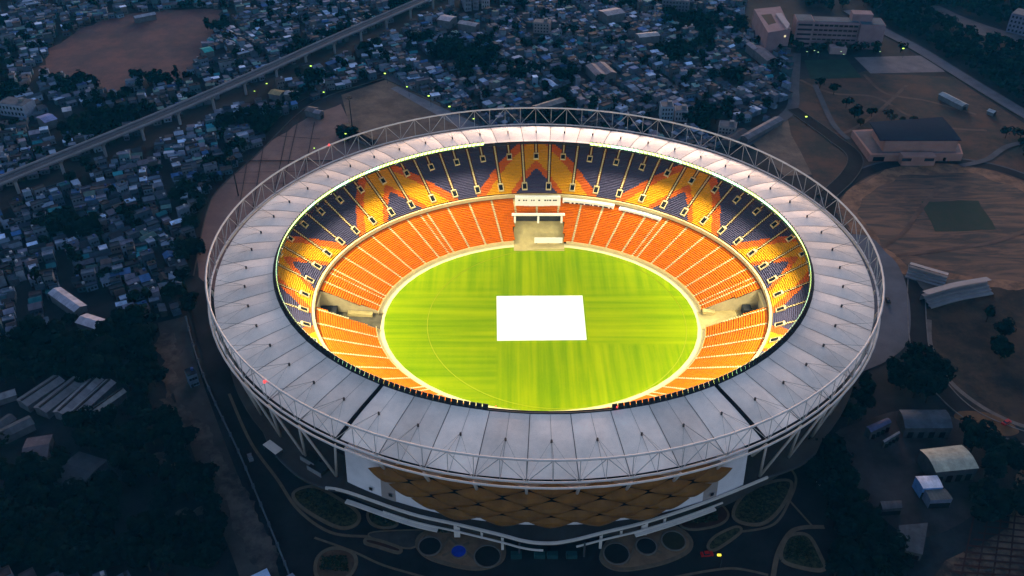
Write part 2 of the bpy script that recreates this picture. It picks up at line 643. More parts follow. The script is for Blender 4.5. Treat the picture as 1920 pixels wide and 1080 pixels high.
# ring truss
b = MB()
b.tube([E(k / 2, UA, UB, UZ) for k in range(NB * 2)], .43, 8, True)
part(b, 'upper_chord', M_steel, smooth=True)
b = MB()
b.tube([E(k / 2, LA, LB, LZ) for k in range(NB * 2)], .43, 8, True)
b.tube([E(k / 2, LA * 1.006, LB * 1.006, LZ - 2.0) for k in range(NB * 2)], .42, 8, True)
part(b, 'lower_chord', M_steel, smooth=True)
M_steel2 = mat('grey_steel', (0.42, 0.38, 0.35), .5, .12, .3)
for k in range(NB):
    b = MB()
    b.tube([E(k, UA, UB, UZ), E(k + .5, LA, LB, LZ)], .16, 5)
    b.tube([E(k, UA, UB, UZ), E(k - .5, LA, LB, LZ)], .16, 5)
    b.tube([E(k, UA, UB, UZ), E(k, LA, LB, LZ)], .14, 5)
    b.tube([E(k + .5, UA, UB, UZ), E(k + .5, LA, LB, LZ)], .14, 5)
    part(b, 'truss_bracing', M_steel2)
    b = MB()
    # flying strut with its guys
    s = .52
    p = E(k, 148.2 + (IA - 148.2) * s, 136.7 + (IB - 136.7) * s, roof_z(s, 0))
    b.tube([p, p + Vector((0, 0, 1.2))], .42, 6)
    top = p + Vector((0, 0, 1.2))
    b.tube([top, E(k, UA, UB, UZ)], .07, 3)
    b.tube([top, E(k + .5, LA, LB, LZ + .6)], .035, 3)
    b.tube([top, E(k - .5, LA, LB, LZ + .6)], .035, 3)
    part(b, 'flying_strut', mat('strut_metal', (0.075, 0.06, 0.05), .6, .2, .5))
# inner rim beam with catwalk
b = MB()
b.tube([E(k / 2, IA, IB, IZ - .3) for k in range(NB * 2)], .5, 8, True)
b.tube([E(k / 2, IA - 1.4, IB - 1.4, IZ - .6) for k in range(NB * 2)], .35, 6, True)
part(b, 'inner_rim', M_dark, smooth=True)
# V columns
for k in range(NB):
    if 4.5 < k < NB - 4.5 and True:
        b = MB()
        base = E(k, LA, LB, 9.0, .958)
        b.tube([base, E(k + .5, LA, LB, LZ - 2.3, 1.0)], .55, 6, r2=.45)
        b.tube([base, E(k - .5, LA, LB, LZ - 2.3, 1.0)], .55, 6, r2=.45)
        part(b, 'v_column', M_steel2, smooth=True)
    else:
        b = MB()
        b.tube([E(k + .5, LA, LB, 26, .965), E(k + .5, LA, LB, LZ - 2.3)], .6, 6)
        part(b, 'stub_column', M_steel2, smooth=True)
# beacons
M_red = mat('red_beacon', (.8, .05, .05), .5, emit=(1, .04, .04), estr=.5)
for px, py, z in ((496, 716, 49.5), (617, 272, 49.6), (930, 762, 43.5), (1157, 763, 43.5)):
    p = at(px, py, z)
    b = MB()
    sz_ = .8 if z > 45 else .45
    b.box(p.x, p.y, p.z - .3, sz_, sz_, sz_)
    part(b, 'warning_beacon', M_red)

# outer bowl wall, upper rear wall, podium
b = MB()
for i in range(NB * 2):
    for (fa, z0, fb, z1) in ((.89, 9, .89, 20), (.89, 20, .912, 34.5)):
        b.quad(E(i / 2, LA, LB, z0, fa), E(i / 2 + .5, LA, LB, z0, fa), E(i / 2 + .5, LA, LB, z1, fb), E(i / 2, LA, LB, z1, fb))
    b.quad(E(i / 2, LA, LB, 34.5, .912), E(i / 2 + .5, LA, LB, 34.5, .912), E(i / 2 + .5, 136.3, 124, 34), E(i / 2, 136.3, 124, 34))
part(b, 'bowl_wall', mat('bowl_shade', (.015, .015, .018), .9, .3, .2))  # shade behind the V columns is put into the near-black wall colour
# podium outline: measured round the front, an oval elsewhere
front_px = [(505, 838), (530, 868), (565, 897), (610, 916), (650, 923.5), (768, 964), (855, 984), (942, 1005), (975, 1014), (1005, 1019), (1040, 1019.5), (1070, 1015), (1096, 1009), (1135, 999), (1205, 982), (1290, 955), (1370, 925), (1440, 896), (1500, 873), (1530, 850)]
FR = [tuple(at(x, y, 9)) for x, y in front_px]


def par_k(p):
    return ((degrees(atan2(p[1] / LB, (p[0] - X0) / LA)) + 90) / STEP) % NB


ring = []
kl, kr = par_k(FR[0]), par_k(FR[-1])
k = kr + .5
while k < kl - .3:
    ring.append(tuple(E(k, LA, LB, 9, .985 if k < 20 or k > 32 else .97)))
    k += .5
outline = [p[:2] for p in FR] + [q[:2] for q in ring]
frs = smooth_line([p[:2] for p in FR], 4)
outline = frs + [q[:2] for q in ring]
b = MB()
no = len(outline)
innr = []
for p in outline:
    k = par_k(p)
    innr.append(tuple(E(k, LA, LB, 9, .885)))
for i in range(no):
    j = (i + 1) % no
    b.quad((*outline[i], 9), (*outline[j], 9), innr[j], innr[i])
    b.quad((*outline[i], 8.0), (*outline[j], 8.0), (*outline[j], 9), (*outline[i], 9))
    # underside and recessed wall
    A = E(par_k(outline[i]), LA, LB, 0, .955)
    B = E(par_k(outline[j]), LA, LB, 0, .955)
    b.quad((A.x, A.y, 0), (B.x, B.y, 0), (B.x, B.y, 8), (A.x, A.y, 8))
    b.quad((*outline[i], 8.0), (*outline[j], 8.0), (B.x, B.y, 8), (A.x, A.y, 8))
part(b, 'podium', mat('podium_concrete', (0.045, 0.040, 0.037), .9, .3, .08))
# white parapet and lower ledge along the front
fr2 = smooth_line([p[:2] for p in FR[3:18]], 5)


def offset(pts, d):
    L, Q = strip_pts(pts, 2 * d)
    return Q


def ribbon(b, pts, d0, d1, z0, z1):
    A = offset(pts, d0)
    B = offset(pts, d1)
    for i in range(len(pts) - 1):
        b.quad((*A[i], z1), (*B[i], z1), (*B[i + 1], z1), (*A[i + 1], z1))
        b.quad((*B[i], z0), (*B[i + 1], z0), (*B[i + 1], z1), (*B[i], z1))
        b.quad((*A[i + 1], z0), (*A[i], z0), (*A[i], z1), (*A[i + 1], z1))
        b.quad((*A[i], z0), (*A[i + 1], z0), (*B[i + 1], z0), (*B[i], z0))


b = MB()
ribbon(b, fr2, -.6, .15, 8.6, 9.6)
part(b, 'parapet', M_white)
b = MB()
ribbon(b, smooth_line([p[:2] for p in FR[:4]], 5), -.4, .2, 8.8, 9.5)
ribbon(b, smooth_line([p[:2] for p in FR[17:]], 5), -.4, .2, 8.8, 9.5)
part(b, 'side_parapet', M_concd)
nfr = len(fr2)
b = MB()
ribbon(b, fr2[8:33], .5, 1.0, 6.0, 6.6)
part(b, 'ledge', M_white)
b = MB()
ribbon(b, fr2[42:-6], .5, 1.0, 6.0, 6.6)
part(b, 'ledge', M_white)
b = MB()
ribbon(b, fr2[5:14], .4, 2.2, 5.2, 5.8)
part(b, 'canopy', M_white)
b = MB()
ribbon(b, fr2[-17:-7], .4, 2.2, 5.2, 5.8)
part(b, 'canopy', M_white)
for px, py in ((856, 985), (903, 996), (942, 1005), (1128, 1001), (1166, 992), (1210, 981), (1248, 969)):
    p = at(px, py, 9)
    b = MB()
    big = px in (942, 1128)
    mid = px in (856, 1210)
    h0 = 0 if big else 2.0 if mid else 4.6
    b.box(p.x, p.y + .6, h0, 1.0 if big else (2.2 if mid else .8), .9, 9 - h0 - .1)
    part(b, 'front_pillar', M_white)
for px in (974, 1097):
    p = at(px, 1016, 9)
    b = MB()
    b.tube([(p.x, p.y + .3, 0), (p.x, p.y + .3, 8.2)], .35, 8)
    part(b, 'slim_post', M_concd)
# entrance glazing
for px in (968, 1012, 1036, 1072):
    b = MB()
    p = at(px, 1052, 0)
    b.box(p.x, p.y + 1.6, .2, 4, 2, 2.2)
    part(b, 'entrance_kiosk', mat('teal_glass', (.015, .05, .055), .3, .3, .3))

# front facade: white wall, brown bay, golden scales
M_facade = mat('facade_white', (0.66, 0.62, 0.64), .7, .12, .12)
M_facbrown = mat('facade_taupe', (0.30, 0.25, 0.23), .8, .1, .2)


def fz_top(k):
    return 26.5 + 3.2 * max(0, cos(k / 4.4 * pi / 2))


def wallpt(k, z):
    f = .958 + .0 * z
    return E(k, LA, LB, z, f)


for k0, k1, mm, nm in ((-4.68, -3.75, M_facade, 'facade_wall'), (-3.75, -3.4, M_facbrown, 'facade_pier'), (-3.4, 3.4, M_facade, 'facade_wall'), (3.4, 3.75, M_facbrown, 'facade_pier'), (3.75, 4.5, M_facade, 'facade_wall')):
    b = MB()
    n = 12
    ff = .958 if nm == 'facade_wall' else .9595
    for i in range(n):
        a, c = k0 + (k1 - k0) * i / n, k0 + (k1 - k0) * (i + 1) / n
        b.quad(E(a, LA, LB, 9, ff), E(c, LA, LB, 9, ff), E(c, LA, LB, 27, ff - .008), E(a, LA, LB, 27, ff - .008))
        b.quad(E(a, LA, LB, 27, ff - .008), E(c, LA, LB, 27, ff - .008), E(c, LA, LB, 27, .93), E(a, LA, LB, 27, .93))
    for kk in (k0, k1):
        b.quad(E(kk, LA, LB, 9, ff), E(kk, LA, LB, 27, ff - .008), E(kk, LA, LB, 27, .93), E(kk, LA, LB, 9, .93))
    part(b, nm, mm)
for kk, z in ((-4.0, 11), (-3.5, 11.5), (-2.6, 11.2), (-2.2, 11.2), (3.6, 11.2), (2.6, 11.2), (2.2, 11.2)):
    b = MB()
    p0, p1 = E(kk - .045, LA, LB, z, .9625), E(kk + .045, LA, LB, z, .9625)
    b.quad(p0, p1, p1 + Vector((0, .05, 1.6)), p0 + Vector((0, .05, 1.6)))
    part(b, 'facade_hatch', M_dark)
M_gold = mat('bronze_scale', (0.19, 0.082, 0.018), .6, .25, .2, metal=.2)


def zb(w):
    return 11.4 if w < 2.2 else 11.4 + (w - 2.2) / 1.95 * 13.5


def zt(w):
    return 31.6 if w < 2.9 else 31.6 - (w - 2.9) * 5.2


def gold_pt(k, z, out=0):
    t = (z - 9) / 22
    return E(k, LA, LB, z, .968 + .012 * sin(pi * min(1, max(0, t))) + out)


rows = 5
for r_ in range(rows):
    for c_ in range(-6, 7):
        kc = c_ * .98 + (.49 if r_ % 2 else 0)
        zc = 13.6 + r_ * 4.1
        w_ = abs(kc)
        if w_ > 4.1 or zc < zb(w_) + .3 or zc > zt(w_) - .8:
            continue
        b = MB()
        hw, hh = .475, 3.3
        n = 6
        up = {}
        for i in range(-n, n + 1):
            u = i / n
            for j in range(-2, 3):
                v = j / 2
                prof = (1 - abs(u) ** 1.5)
                up[i, j] = gold_pt(kc + u * hw, zc + v * hh * prof * (1.0 if v < 0 else .95), .016 * prof * (1 - v * v) ** .7 * (1 if v > -1 else .9))
        for i in range(-n, n):
            for j in range(-2, 2):
                b.quad(up[i, j], up[i + 1, j], up[i + 1, j + 1], up[i, j + 1])
        t0 = rnd.uniform(.8, 1.1)
        part(b, 'facade_scale', M_gold, smooth=True)
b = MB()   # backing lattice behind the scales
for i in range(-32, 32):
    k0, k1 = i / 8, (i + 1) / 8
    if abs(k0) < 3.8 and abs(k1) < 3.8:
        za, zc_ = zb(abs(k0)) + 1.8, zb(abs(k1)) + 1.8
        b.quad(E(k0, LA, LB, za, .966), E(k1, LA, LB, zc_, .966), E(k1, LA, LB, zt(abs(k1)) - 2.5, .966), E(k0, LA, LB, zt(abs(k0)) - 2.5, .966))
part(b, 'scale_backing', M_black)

# ---- stands
M_tread = mat('stair_tread', (.10, .028, .004), .95, .2, .5, spec=0)
M_seat = mat('seat_plastic', (1, 1, 1), .8, .15, 1.2, attr=True, spec=.08)
ORANGE = (0.72, 0.155, 0.0)
DORANGE = (0.60, 0.12, 0.015)
YEL = (0.66, 0.31, 0.006)
DARK = (0.062, 0.055, 0.10)
L0 = (80.0, 68.2, 1.6)
L1 = (107.2, 92.0, 14.6)
U0 = (109.0, 93.8, 17.2)
U1 = (137.0, 124.5, 34.4)


def lerp3(A, B, t):
    return tuple(A[i] + (B[i] - A[i]) * t for i in range(3))


NOTCH = [('far', 1.0, 28.6, 60, 82.0), ('left', -94, -63.2, -9.5, 4.0), ('right', 91.0, 121, -9.0, 5.5)]


def in_notch(p):
    for nme, x0, x1, y0, y1 in NOTCH:
        if x0 < p[0] < x1 and y0 < p[1] < y1:
            return True
    return False


def tier(k0, k1, A, B, rows, ns, colf, name, gapf):
    b = MB()
    ks = [k0 + (k1 - k0) * i / ns for i in range(ns + 1)]
    if name.startswith('lower'):
        ks = [k0, k0 + .04] + [k0 + .04 + .92 * i / 8 for i in range(1, 9)] + [k0 + 1]
        ns = len(ks) - 1
    for r_ in range(rows):
        t0, t1 = r_ / rows, (r_ + 1) / rows
        a0 = lerp3(A, B, t0)
        a1 = lerp3(A, B, t1)
        z = a1[2]
        am = lerp3(A, B, t0 + .84 / rows)
        for i in range(ns):
            ka, kb = ks[i], ks[i + 1]
            km = (ka + kb) / 2
            pm = E(km, a0[0], a0[1], z)
            if in_notch(pm):
                continue
            b.m = 1
            P = E(ka, a0[0], a0[1], a0[2])
            Q = E(kb, a0[0], a0[1], a0[2])
            P1, Q1 = Vector((P.x, P.y, z)), Vector((Q.x, Q.y, z))
            b.quad(P, Q, Q1, P1)
            b.quad(P1, Q1, E(kb, a1[0], a1[1], z), E(ka, a1[0], a1[1], z))
            if gapf(km, t0 + .5 / rows):
                continue
            b.m = 0
            b.col = colf(km, t0 + .5 / rows)
            up = Vector((0, 0, .42))
            S0, S1 = E(ka, am[0], am[1], z + .42), E(kb, am[0], am[1], z + .42)
            b.quad(P1, Q1, Q1 + up, P1 + up)
            b.quad(P1 + up, Q1 + up, S1, S0)
            b.quad(S0, S1, S1 + up, S0 + up)
            b.quad(S1, S0, S0 + up, S1 + up)
            b.col = (1, 1, 1)
    if not b.f:
        return
    o = part(b, name, [M_seat, M_tread])
    return o


def aisle(k, A, B, ta, tb, wd, name='aisle', m=None, lift=.55):
    b = MB()
    n = 24
    for i in range(n):
        t0, t1 = ta + (tb - ta) * i / n, ta + (tb - ta) * (i + 1) / n
        a0, a1 = lerp3(A, B, t0), lerp3(A, B, t1)
        h = wd / 2 / (a0[0] * R(STEP))
        if in_notch(E(k, a0[0], a0[1], 0)):
            continue
        z = a1[2] + lift
        P, Q = E(k - h, a0[0], a0[1], a0[2] + lift), E(k + h, a0[0], a0[1], a0[2] + lift)
        P1, Q1 = Vector((P.x, P.y, z)), Vector((Q.x, Q.y, z))
        b.quad(P, Q, Q1, P1)
        b.quad(P1, Q1, E(k + h, a1[0], a1[1], z), E(k - h, a1[0], a1[1], z))
    if b.f:
        part(b, name, m or M_cream)


PEAKS = [26 + 6 * i for i in range(-3, 4)] + [0]


def star(k, t):
    k = k % NB
    d = min(min(abs(k - p), NB - abs(k - p)) for p in PEAKS)
    if d < .85 * (1 - t / .47):
        return DARK
    if d < 1.12 * (1 - t / .62):
        return DORANGE
    if d < 2.15 - 2.0 * t:
        return YEL
    if d < 2.6 - 2.1 * t:
        return DORANGE
    return DARK


def lowcol(k, t):
    q = .92 + .12 * (mnoise.noise((k * 3.1, t * 9, 0)))
    return (ORANGE[0] * q, ORANGE[1] * q, ORANGE[2])


for k in range(NB):
    tier(k, k + 1, L0, L1, 26, 10, lowcol, 'lower_seating_block', lambda km, t: min(km % 1, 1 - km % 1) < .04)
    aisle(k, L0, L1, 0, 1, 1.15, 'lower_aisle')
    if k in (20, 31, 5, 46, 14, 37):
        aisle(k + .32, L0, L1, 0, 1, 1.1, 'tunnel_aisle')
for k in range(NB):
    tier(k - .5, k + .5, U0, U1, 34, 14, star, 'upper_seating_block', lambda km, t: (min((km + .5) % 1, 1 - (km + .5) % 1) < .05 and t > .08) or (min(km % 1, 1 - km % 1) < .04 and t > .72))
    aisle(k + .5, U0, U1, .14, 1, .85, 'upper_aisle')
    aisle(k, U0, U1, .74, 1, .75, 'short_aisle')


def vomitory(k, t, ln, name):
    """a tunnel mouth: cream walls round a dark opening"""
    a0 = lerp3(U0, U1, t)
    a1 = lerp3(U0, U1, t + ln)
    root = MB()
    h = .125
    ang = R(-90 + k * STEP)
    d = Vector((cos(ang), sin(ang) * U0[1] / U0[0], 0)).normalized()
    s_ = Vector((-d.y, d.x, 0))
    p = E(k, a0[0], a0[1], a0[2])
    q = E(k, a1[0], a1[1], a1[2])
    wid = 1.5
    th = .38
    zt_ = q.z + 1.5
    for sg in (-1, 1):
        o0 = p + s_ * sg * wid
        o1 = q + s_ * sg * wid
        i0 = p + s_ * sg * (wid - th)
        i1 = q + s_ * sg * (wid - th)
        za, zb_ = p.z + 1.3, zt_
        vs = [(o0.x, o0.y, p.z - 1), (o1.x, o1.y, p.z - 1), (o1.x, o1.y, zb_), (o0.x, o0.y, za), (i0.x, i0.y, p.z - 1), (i1.x, i1.y, p.z - 1), (i1.x, i1.y, zb_), (i0.x, i0.y, za)]
        root.faces(vs, [(0, 1, 2, 3), (4, 7, 6, 5), (3, 2, 6, 7), (0, 3, 7, 4)])
    # lintel at the back
    m0 = q - d * .1
    o = (q - p).length
    A_, B_ = q + s_ * wid, q - s_ * wid
    ex = d * 1.0
    root.faces([A_ + Vector((0, 0, 0)), B_, B_ + ex, A_ + ex, A_ + Vector((0, 0, 1.7)), B_ + Vector((0, 0, 1.7)), B_ + ex + Vector((0, 0, 1.7)), A_ + ex + Vector((0, 0, 1.7))],
               [(0, 1, 5, 4), (4, 5, 6, 7), (1, 2, 6, 5), (3, 0, 4, 7)])
    fx = d * -.4
    A_, B_ = p + s_ * wid, p - s_ * wid
    u0, u1 = Vector((0, 0, -.6)), Vector((0, 0, 1.35))
    root.faces([A_ + u0, B_ + u0, B_ + fx + u0, A_ + fx + u0, A_ + u1, B_ + u1, B_ + fx + u1, A_ + fx + u1], [(1, 0, 4, 5), (4, 7, 6, 5), (2, 1, 5, 6), (0, 3, 7, 4), (3, 2, 6, 7)])
    ob = part(root, name, M_cream)
    hb = MB()
    i0, i1 = p + s_ * (wid - th), p - s_ * (wid - th)
    j0, j1 = q + s_ * (wid - th), q - s_ * (wid - th)
    z0 = p.z + 1.15
    hb.quad((i0.x, i0.y, z0), (i1.x, i1.y, z0), (j1.x, j1.y, q.z + 1.15), (j0.x, j0.y, q.z + 1.15))
    hb.quad((j0.x, j0.y, q.z), (j1.x, j1.y, q.z), (j1.x, j1.y, q.z + 1.4), (j0.x, j0.y, q.z + 1.4))
    part(hb, 'tunnel_shade', M_black, ob)  # black cover over the seat rows, painted as the shade inside the tunnel


for k in range(NB):
    vomitory(k + .5, .05, .10, 'lower_vomitory')
    vomitory(k, .63, .08, 'upper_vomitory')

# balcony front between tiers, hospitality level, perimeter
b = MB()
for i in range(NB * 3):
    k0, k1 = i / 3, (i + 1) / 3
    b.quad(E(k0, MA - .9, MBB - .9, 15.6), E(k1, MA - .9, MBB - .9, 15.6), E(k1, MA - .9, MBB - .9, 17.6), E(k0, MA - .9, MBB - .9, 17.6))
    b.quad(E(k0, MA - .9, MBB - .9, 17.6), E(k1, MA - .9, MBB - .9, 17.6), E(k1, MA, MBB, 17.6), E(k0, MA, MBB, 17.6))
    b.quad(E(k0, MA, MBB, 17.6), E(k1, MA, MBB, 17.6), E(k1, MA + .8, MBB + .8, 17.15), E(k0, MA + .8, MBB + .8, 17.15))
part(b, 'balcony_front', M_cream)
b = MB()
for i in range(NB * 3):
    k0, k1 = i / 3, (i + 1) / 3
    b.quad(E(k0, MA - .6, MBB - .6, 15.4), E(k1, MA - .6, MBB - .6, 15.4), E(k1, MA + 1.5, MBB + 1.5, 15.4), E(k0, MA + 1.5, MBB + 1.5, 15.4))
    b.quad(E(k0, MA + .6, MBB + .6, 13.4), E(k1, MA + .6, MBB + .6, 13.4), E(k1, MA + .6, MBB + .6, 15.4), E(k0, MA + .6, MBB + .6, 15.4))
    b.quad(E(k0, L1[0], L1[1], 14.6), E(k1, L1[0], L1[1], 14.6), E(k1, MA + .6, MBB + .6, 14.5), E(k0, MA + .6, MBB + .6, 14.5))
part(b, 'suite_glazing', mat('suite_lit_tone', (.35, .13, .05), .4, .3, .3))  # warm lit look painted into the colour of glazing, soffit and ledge
b = MB()
for i in range(NB * 3):
    k0, k1 = i / 3, (i + 1) / 3
    if in_notch(E((k0 + k1) / 2, 79.9, 68, 0)):
        if b.f:
            part(b, 'perimeter_wall', M_cream)
            b = MB()
        continue
    b.quad(E(k0, L0[0] - .2, L0[1] - .2, 0), E(k1, L0[0] - .2, L0[1] - .2, 0), E(k1, L0[0] - .2, L0[1] - .2, 2.5), E(k0, L0[0] - .2, L0[1] - .2, 2.5))
    b.quad(E(k0, L0[0] - .2, L0[1] - .2, 2.5), E(k1, L0[0] - .2, L0[1] - .2, 2.5), E(k1, L0[0] + .2, L0[1] + .2, 2.5), E(k0, L0[0] + .2, L0[1] + .2, 2.5))
part(b, 'perimeter_wall', M_cream)

# the three breaks in the lower stand
M_beige = mat('beige_paving', (0.42, 0.33, 0.13), .85, .15, .3)
M_gloss = mat('white_board', (0.8, 0.78, 0.66), .5, .05, .5)


def notch(nme, x0, x1, y0, y1):
    b = MB()
    zf = 1.2
    inner = {'far': (0, -1), 'left': (1, 0), 'right': (-1, 0)}[nme]
    # sloping floor from the field to the rear
    if nme == 'far':
        b.quad((x0, y0, .77), (x1, y0, .77), (x1, y0 + 8, .9), (x0, y0 + 8, .9))
        b.quad((x0, y0 + 8, .9), (x1, y0 + 8, .9), (x1, y1, 7.0), (x0, y1, 7.0))
    elif nme == 'left':
        b.quad((x1, y0, .77), (x1, y1, .77), (x0, y1, 2.4), (x0, y0, 2.4))
    else:
        b.quad((x0, y0, .77), (x0, y1, .77), (x1, y1, 2.4), (x1, y0, 2.4))
    part(b, 'player_area', M_beige if nme != 'left' else mat('dark_paving', (.10, .085, .05), .9, .3, .2))
    b = MB()

    def hz(x, y):
        f = hypot((x - X0) / L0[0], y / L0[1])
        return min(14.7, max(.3, 1.6 + (f - 1) * 80 / 26.3 * 12 + .9))
    sides = {'far': [((x0, y0), (x0, y1)), ((x1, y0), (x1, y1)), ((x0, y1), (x1, y1))],
             'left': [((x0, y0), (x1, y0)), ((x0, y1), (x1, y1)), ((x0, y0), (x0, y1))],
             'right': [((x0, y0), (x1, y0)), ((x0, y1), (x1, y1)), ((x1, y0), (x1, y1))]}[nme]
    for (p, q) in sides:
        n = 10
        for i in range(n):
            a = (p[0] + (q[0] - p[0]) * i / n, p[1] + (q[1] - p[1]) * i / n)
            c = (p[0] + (q[0] - p[0]) * (i + 1) / n, p[1] + (q[1] - p[1]) * (i + 1) / n)
            if hypot((a[0] - X0) / L0[0], a[1] / L0[1]) < .99:
                continue
            b.quad((*a, 0), (*c, 0), (*c, hz(*c)), (*a, hz(*a)))
    part(b, 'retaining_wall', mat('wall_beige', (0.38, 0.31, 0.17), .85, .15, .3))
    if nme != 'far':
        # frame at the rear and a pale bench along the far side
        sx = x0 if nme == 'left' else x1
        b = MB()
        b.box(sx + (.4 if nme == 'left' else -.4), (y0 + y1) / 2, 12.4, 1.3, y1 - y0 + 1, 1.4)
        part(b, 'gantry_beam', M_cream)
        b = MB()
        c = (x0 + x1) / 2 + (3 if nme == 'left' else -9)
        q1, q2 = (-5, 7) if nme == 'left' else (-3, 3)
        b.faces([(c + q1, y1 - 3.2, 1.6), (c + q2, y1 - 3.2, .9), (c + q2, y1 - .6, .9), (c + q1, y1 - .6, 1.6), (c + q1, y1 - 3.2, 3.4), (c + q2, y1 - 3.2, 2.6), (c + q2, y1 - .6, 2.6), (c + q1, y1 - .6, 3.4)], [(0, 1, 5, 4), (1, 2, 6, 5), (2, 3, 7, 6), (3, 0, 4, 7), (4, 5, 6, 7)])
        part(b, 'dugout', M_beige)
        b = MB()
        if nme == 'left':
            b.box(x0 + 4.5, (y0 + y1) / 2, 2.2, 8, y1 - y0 - 1, 4)
        else:
            b.box(x1 - 6, y1 - 3.4, 2.2, 4, 5, 4)
        part(b, 'players_shelter', M_dark)


for nn in NOTCH:
    notch(*nn)
# canopy beam, club room screen and sight screen at the far end
b = MB()
b.box(14.6, 79.3, 11.6, 29.5, 1.4, 1.0)
for x in (1.6, 14.6, 27.6):
    b.box(x, 78.6, 7.2, 1.1, 1.1, 4.1)
part(b, 'club_canopy', M_gloss)
b = MB()
b.box(14.6, 81.0, 7.0, 26, .6, 4.1)
part(b, 'club_glazing', M_glass)
b = MB()
b.box(14.4, 88.4, 12.8, 25.5, 2.4, 5.6)
cb = part(b, 'club_screen', M_gloss, label='white board with a row of dark marks above the far players area')
b = MB()
for x in (4.0, 6.6, 8.0, 11.0, 12.3, 15.2, 18.6, 20.0, 21.4, 23.4, 24.6):
    b.box(x, 87.1, 16.2, rnd.uniform(.5, 1.2), .12, .8)
part(b, 'screen_mark', M_dark, cb)


def hosp(k0, k1, z0, z1, seed):
    b = MB()
    n = 16
    fa = .985
    for i in range(n):
        a, c = k0 + (k1 - k0) * i / n, k0 + (k1 - k0) * (i + 1) / n
        A0, C0 = E(a, MA - 3.6, MBB - 3.6, z0), E(c, MA - 3.6, MBB - 3.6, z0)
        A1, C1 = E(a, MA - 3.6, MBB - 3.6, z1), E(c, MA - 3.6, MBB - 3.6, z1)
        A2, C2 = E(a, MA - .8, MBB - .8, z1), E(c, MA - .8, MBB - .8, z1)
        b.quad(A0, C0, C1, A1)
        b.quad(A1, C1, C2, A2)
        A3, C3 = E(a, MA - .8, MBB - .8, z0), E(c, MA - .8, MBB - .8, z0)
        b.quad(A3, C3, C0, A0)
    for kk in (k0, k1):
        b.quad(E(kk, MA - 3.6, MBB - 3.6, z0), E(kk, MA - 3.6, MBB - 3.6, z1), E(kk, MA - .8, MBB - .8, z1), E(kk, MA - .8, MBB - .8, z0))
    o = part(b, 'hospitality_box', M_gloss)
    rr = random.Random(seed)
    b = MB()
    k = k0 + .08
    while k < k1 - .1:
        wd = rr.uniform(.05, .25)
        kk = min(k + wd, k1 - .06)
        P, Q = E(k, MA - 3.75, MBB - 3.75, z0 + .9), E(kk, MA - 3.75, MBB - 3.75, z0 + .9)
        u = Vector((0, 0, (z1 - z0) * .38))
        b.quad(P, Q, Q + u, P + u)
        k = kk + rr.uniform(.03, .1)
    part(b, 'box_window', M_glass, o)


# bays count clockwise from the front, 26 is the far end
hosp(22.55, 24.85, 12.6, 16.2, 1)
hosp(20.3, 22.3, 12.2, 15.4, 2)
# deck under bowl
b = MB()
for i in range(NB):
    b.quad(E(i, FA - .3, FB - .3, .80), E(i + 1, FA - .3, FB - .3, .80), E(i + 1, L0[0] + .5, L0[1] + .5, .80), E(i, L0[0] + .5, L0[1] + .5, .80))
    b.quad(E(i, FA - .3, FB - .3, 0), E(i + 1, FA - .3, FB - .3, 0), E(i + 1, FA - .3, FB - .3, .80), E(i, FA - .3, FB - .3, .80))
part(b, 'boundary_apron', mat('apron_cream', (0.66, 0.56, 0.28), .8, .1, .3))

# ---- field
mg = bpy.data.materials.new('mown_turf')
mg.use_nodes = True
n_ = mg.node_tree.nodes
l_ = mg.node_tree.links
pb = n_['Principled BSDF']
pb.inputs['Roughness'].default_value = .9
pb.inputs['Specular IOR Level'].default_value = 0
tc = n_.new('ShaderNodeTexCoord')
sep = n_.new('ShaderNodeSeparateXYZ')
l_.new(tc.outputs['Object'], sep.inputs[0])


def streak(sx, sy, rot=0):
    m = n_.new('ShaderNodeMapping')
    m.inputs['Scale'].default_value = (sx, sy, 1)
    m.inputs['Rotation'].default_value = (0, 0, rot)
    nz = n_.new('ShaderNodeTexNoise')
    nz.inputs['Scale'].default_value = 1
    nz.inputs['Detail'].default_value = 3
    nz.inputs['Roughness'].default_value = .5
    l_.new(tc.outputs['Object'], m.inputs[0])
    l_.new(m.outputs[0], nz.inputs[0])
    return nz.outputs[0]


def mth(op, a, b_=None, c_=None):
    m = n_.new('ShaderNodeMath')
    m.operation = op
    for i, q in enumerate((a, b_, c_)):
        if q is None:
            continue
        if isinstance(q, (int, float)):
            m.inputs[i].default_value = q
        else:
            l_.new(q, m.inputs[i])
    return m.outputs[0]


sv = streak(.30, .012)
sh = streak(.010, .30)
dx = mth('ABSOLUTE', mth('SUBTRACT', sep.outputs[0], 15))
def soft(v, e, wd):
    m = n_.new('ShaderNodeMapRange')
    m.inputs[1].default_value = e - wd
    m.inputs[2].default_value = e + wd
    l_.new(v, m.inputs[0])
    return m.outputs[0]


mH = mth('MULTIPLY', soft(dx, 21.5, 2), soft(sep.outputs[1], -19.5, 1.5))
mH2 = mth('SUBTRACT', 1, soft(sep.outputs[0], -7, 1))
mH = mth('MAXIMUM', mH, mth('MULTIPLY', mH2, .85))
tl = soft(sep.outputs[1], 22, 6)
mH = mth('MULTIPLY', mH, mth('SUBTRACT', 1, mth('MULTIPLY', tl, .75)))
mx = n_.new('ShaderNodeMix')
l_.new(mH, mx.inputs[0])
l_.new(sv, mx.inputs[2])
l_.new(sh, mx.inputs[3])
big = n_.new('ShaderNodeTexNoise')
big.inputs['Scale'].default_value = .035
big.inputs['Detail'].default_value = 5
l_.new(tc.outputs['Object'], big.inputs[0])
fine = n_.new('ShaderNodeTexNoise')
fine.inputs['Scale'].default_value = 1.2
fine.inputs['Detail'].default_value = 4
l_.new(tc.outputs['Object'], fine.inputs[0])
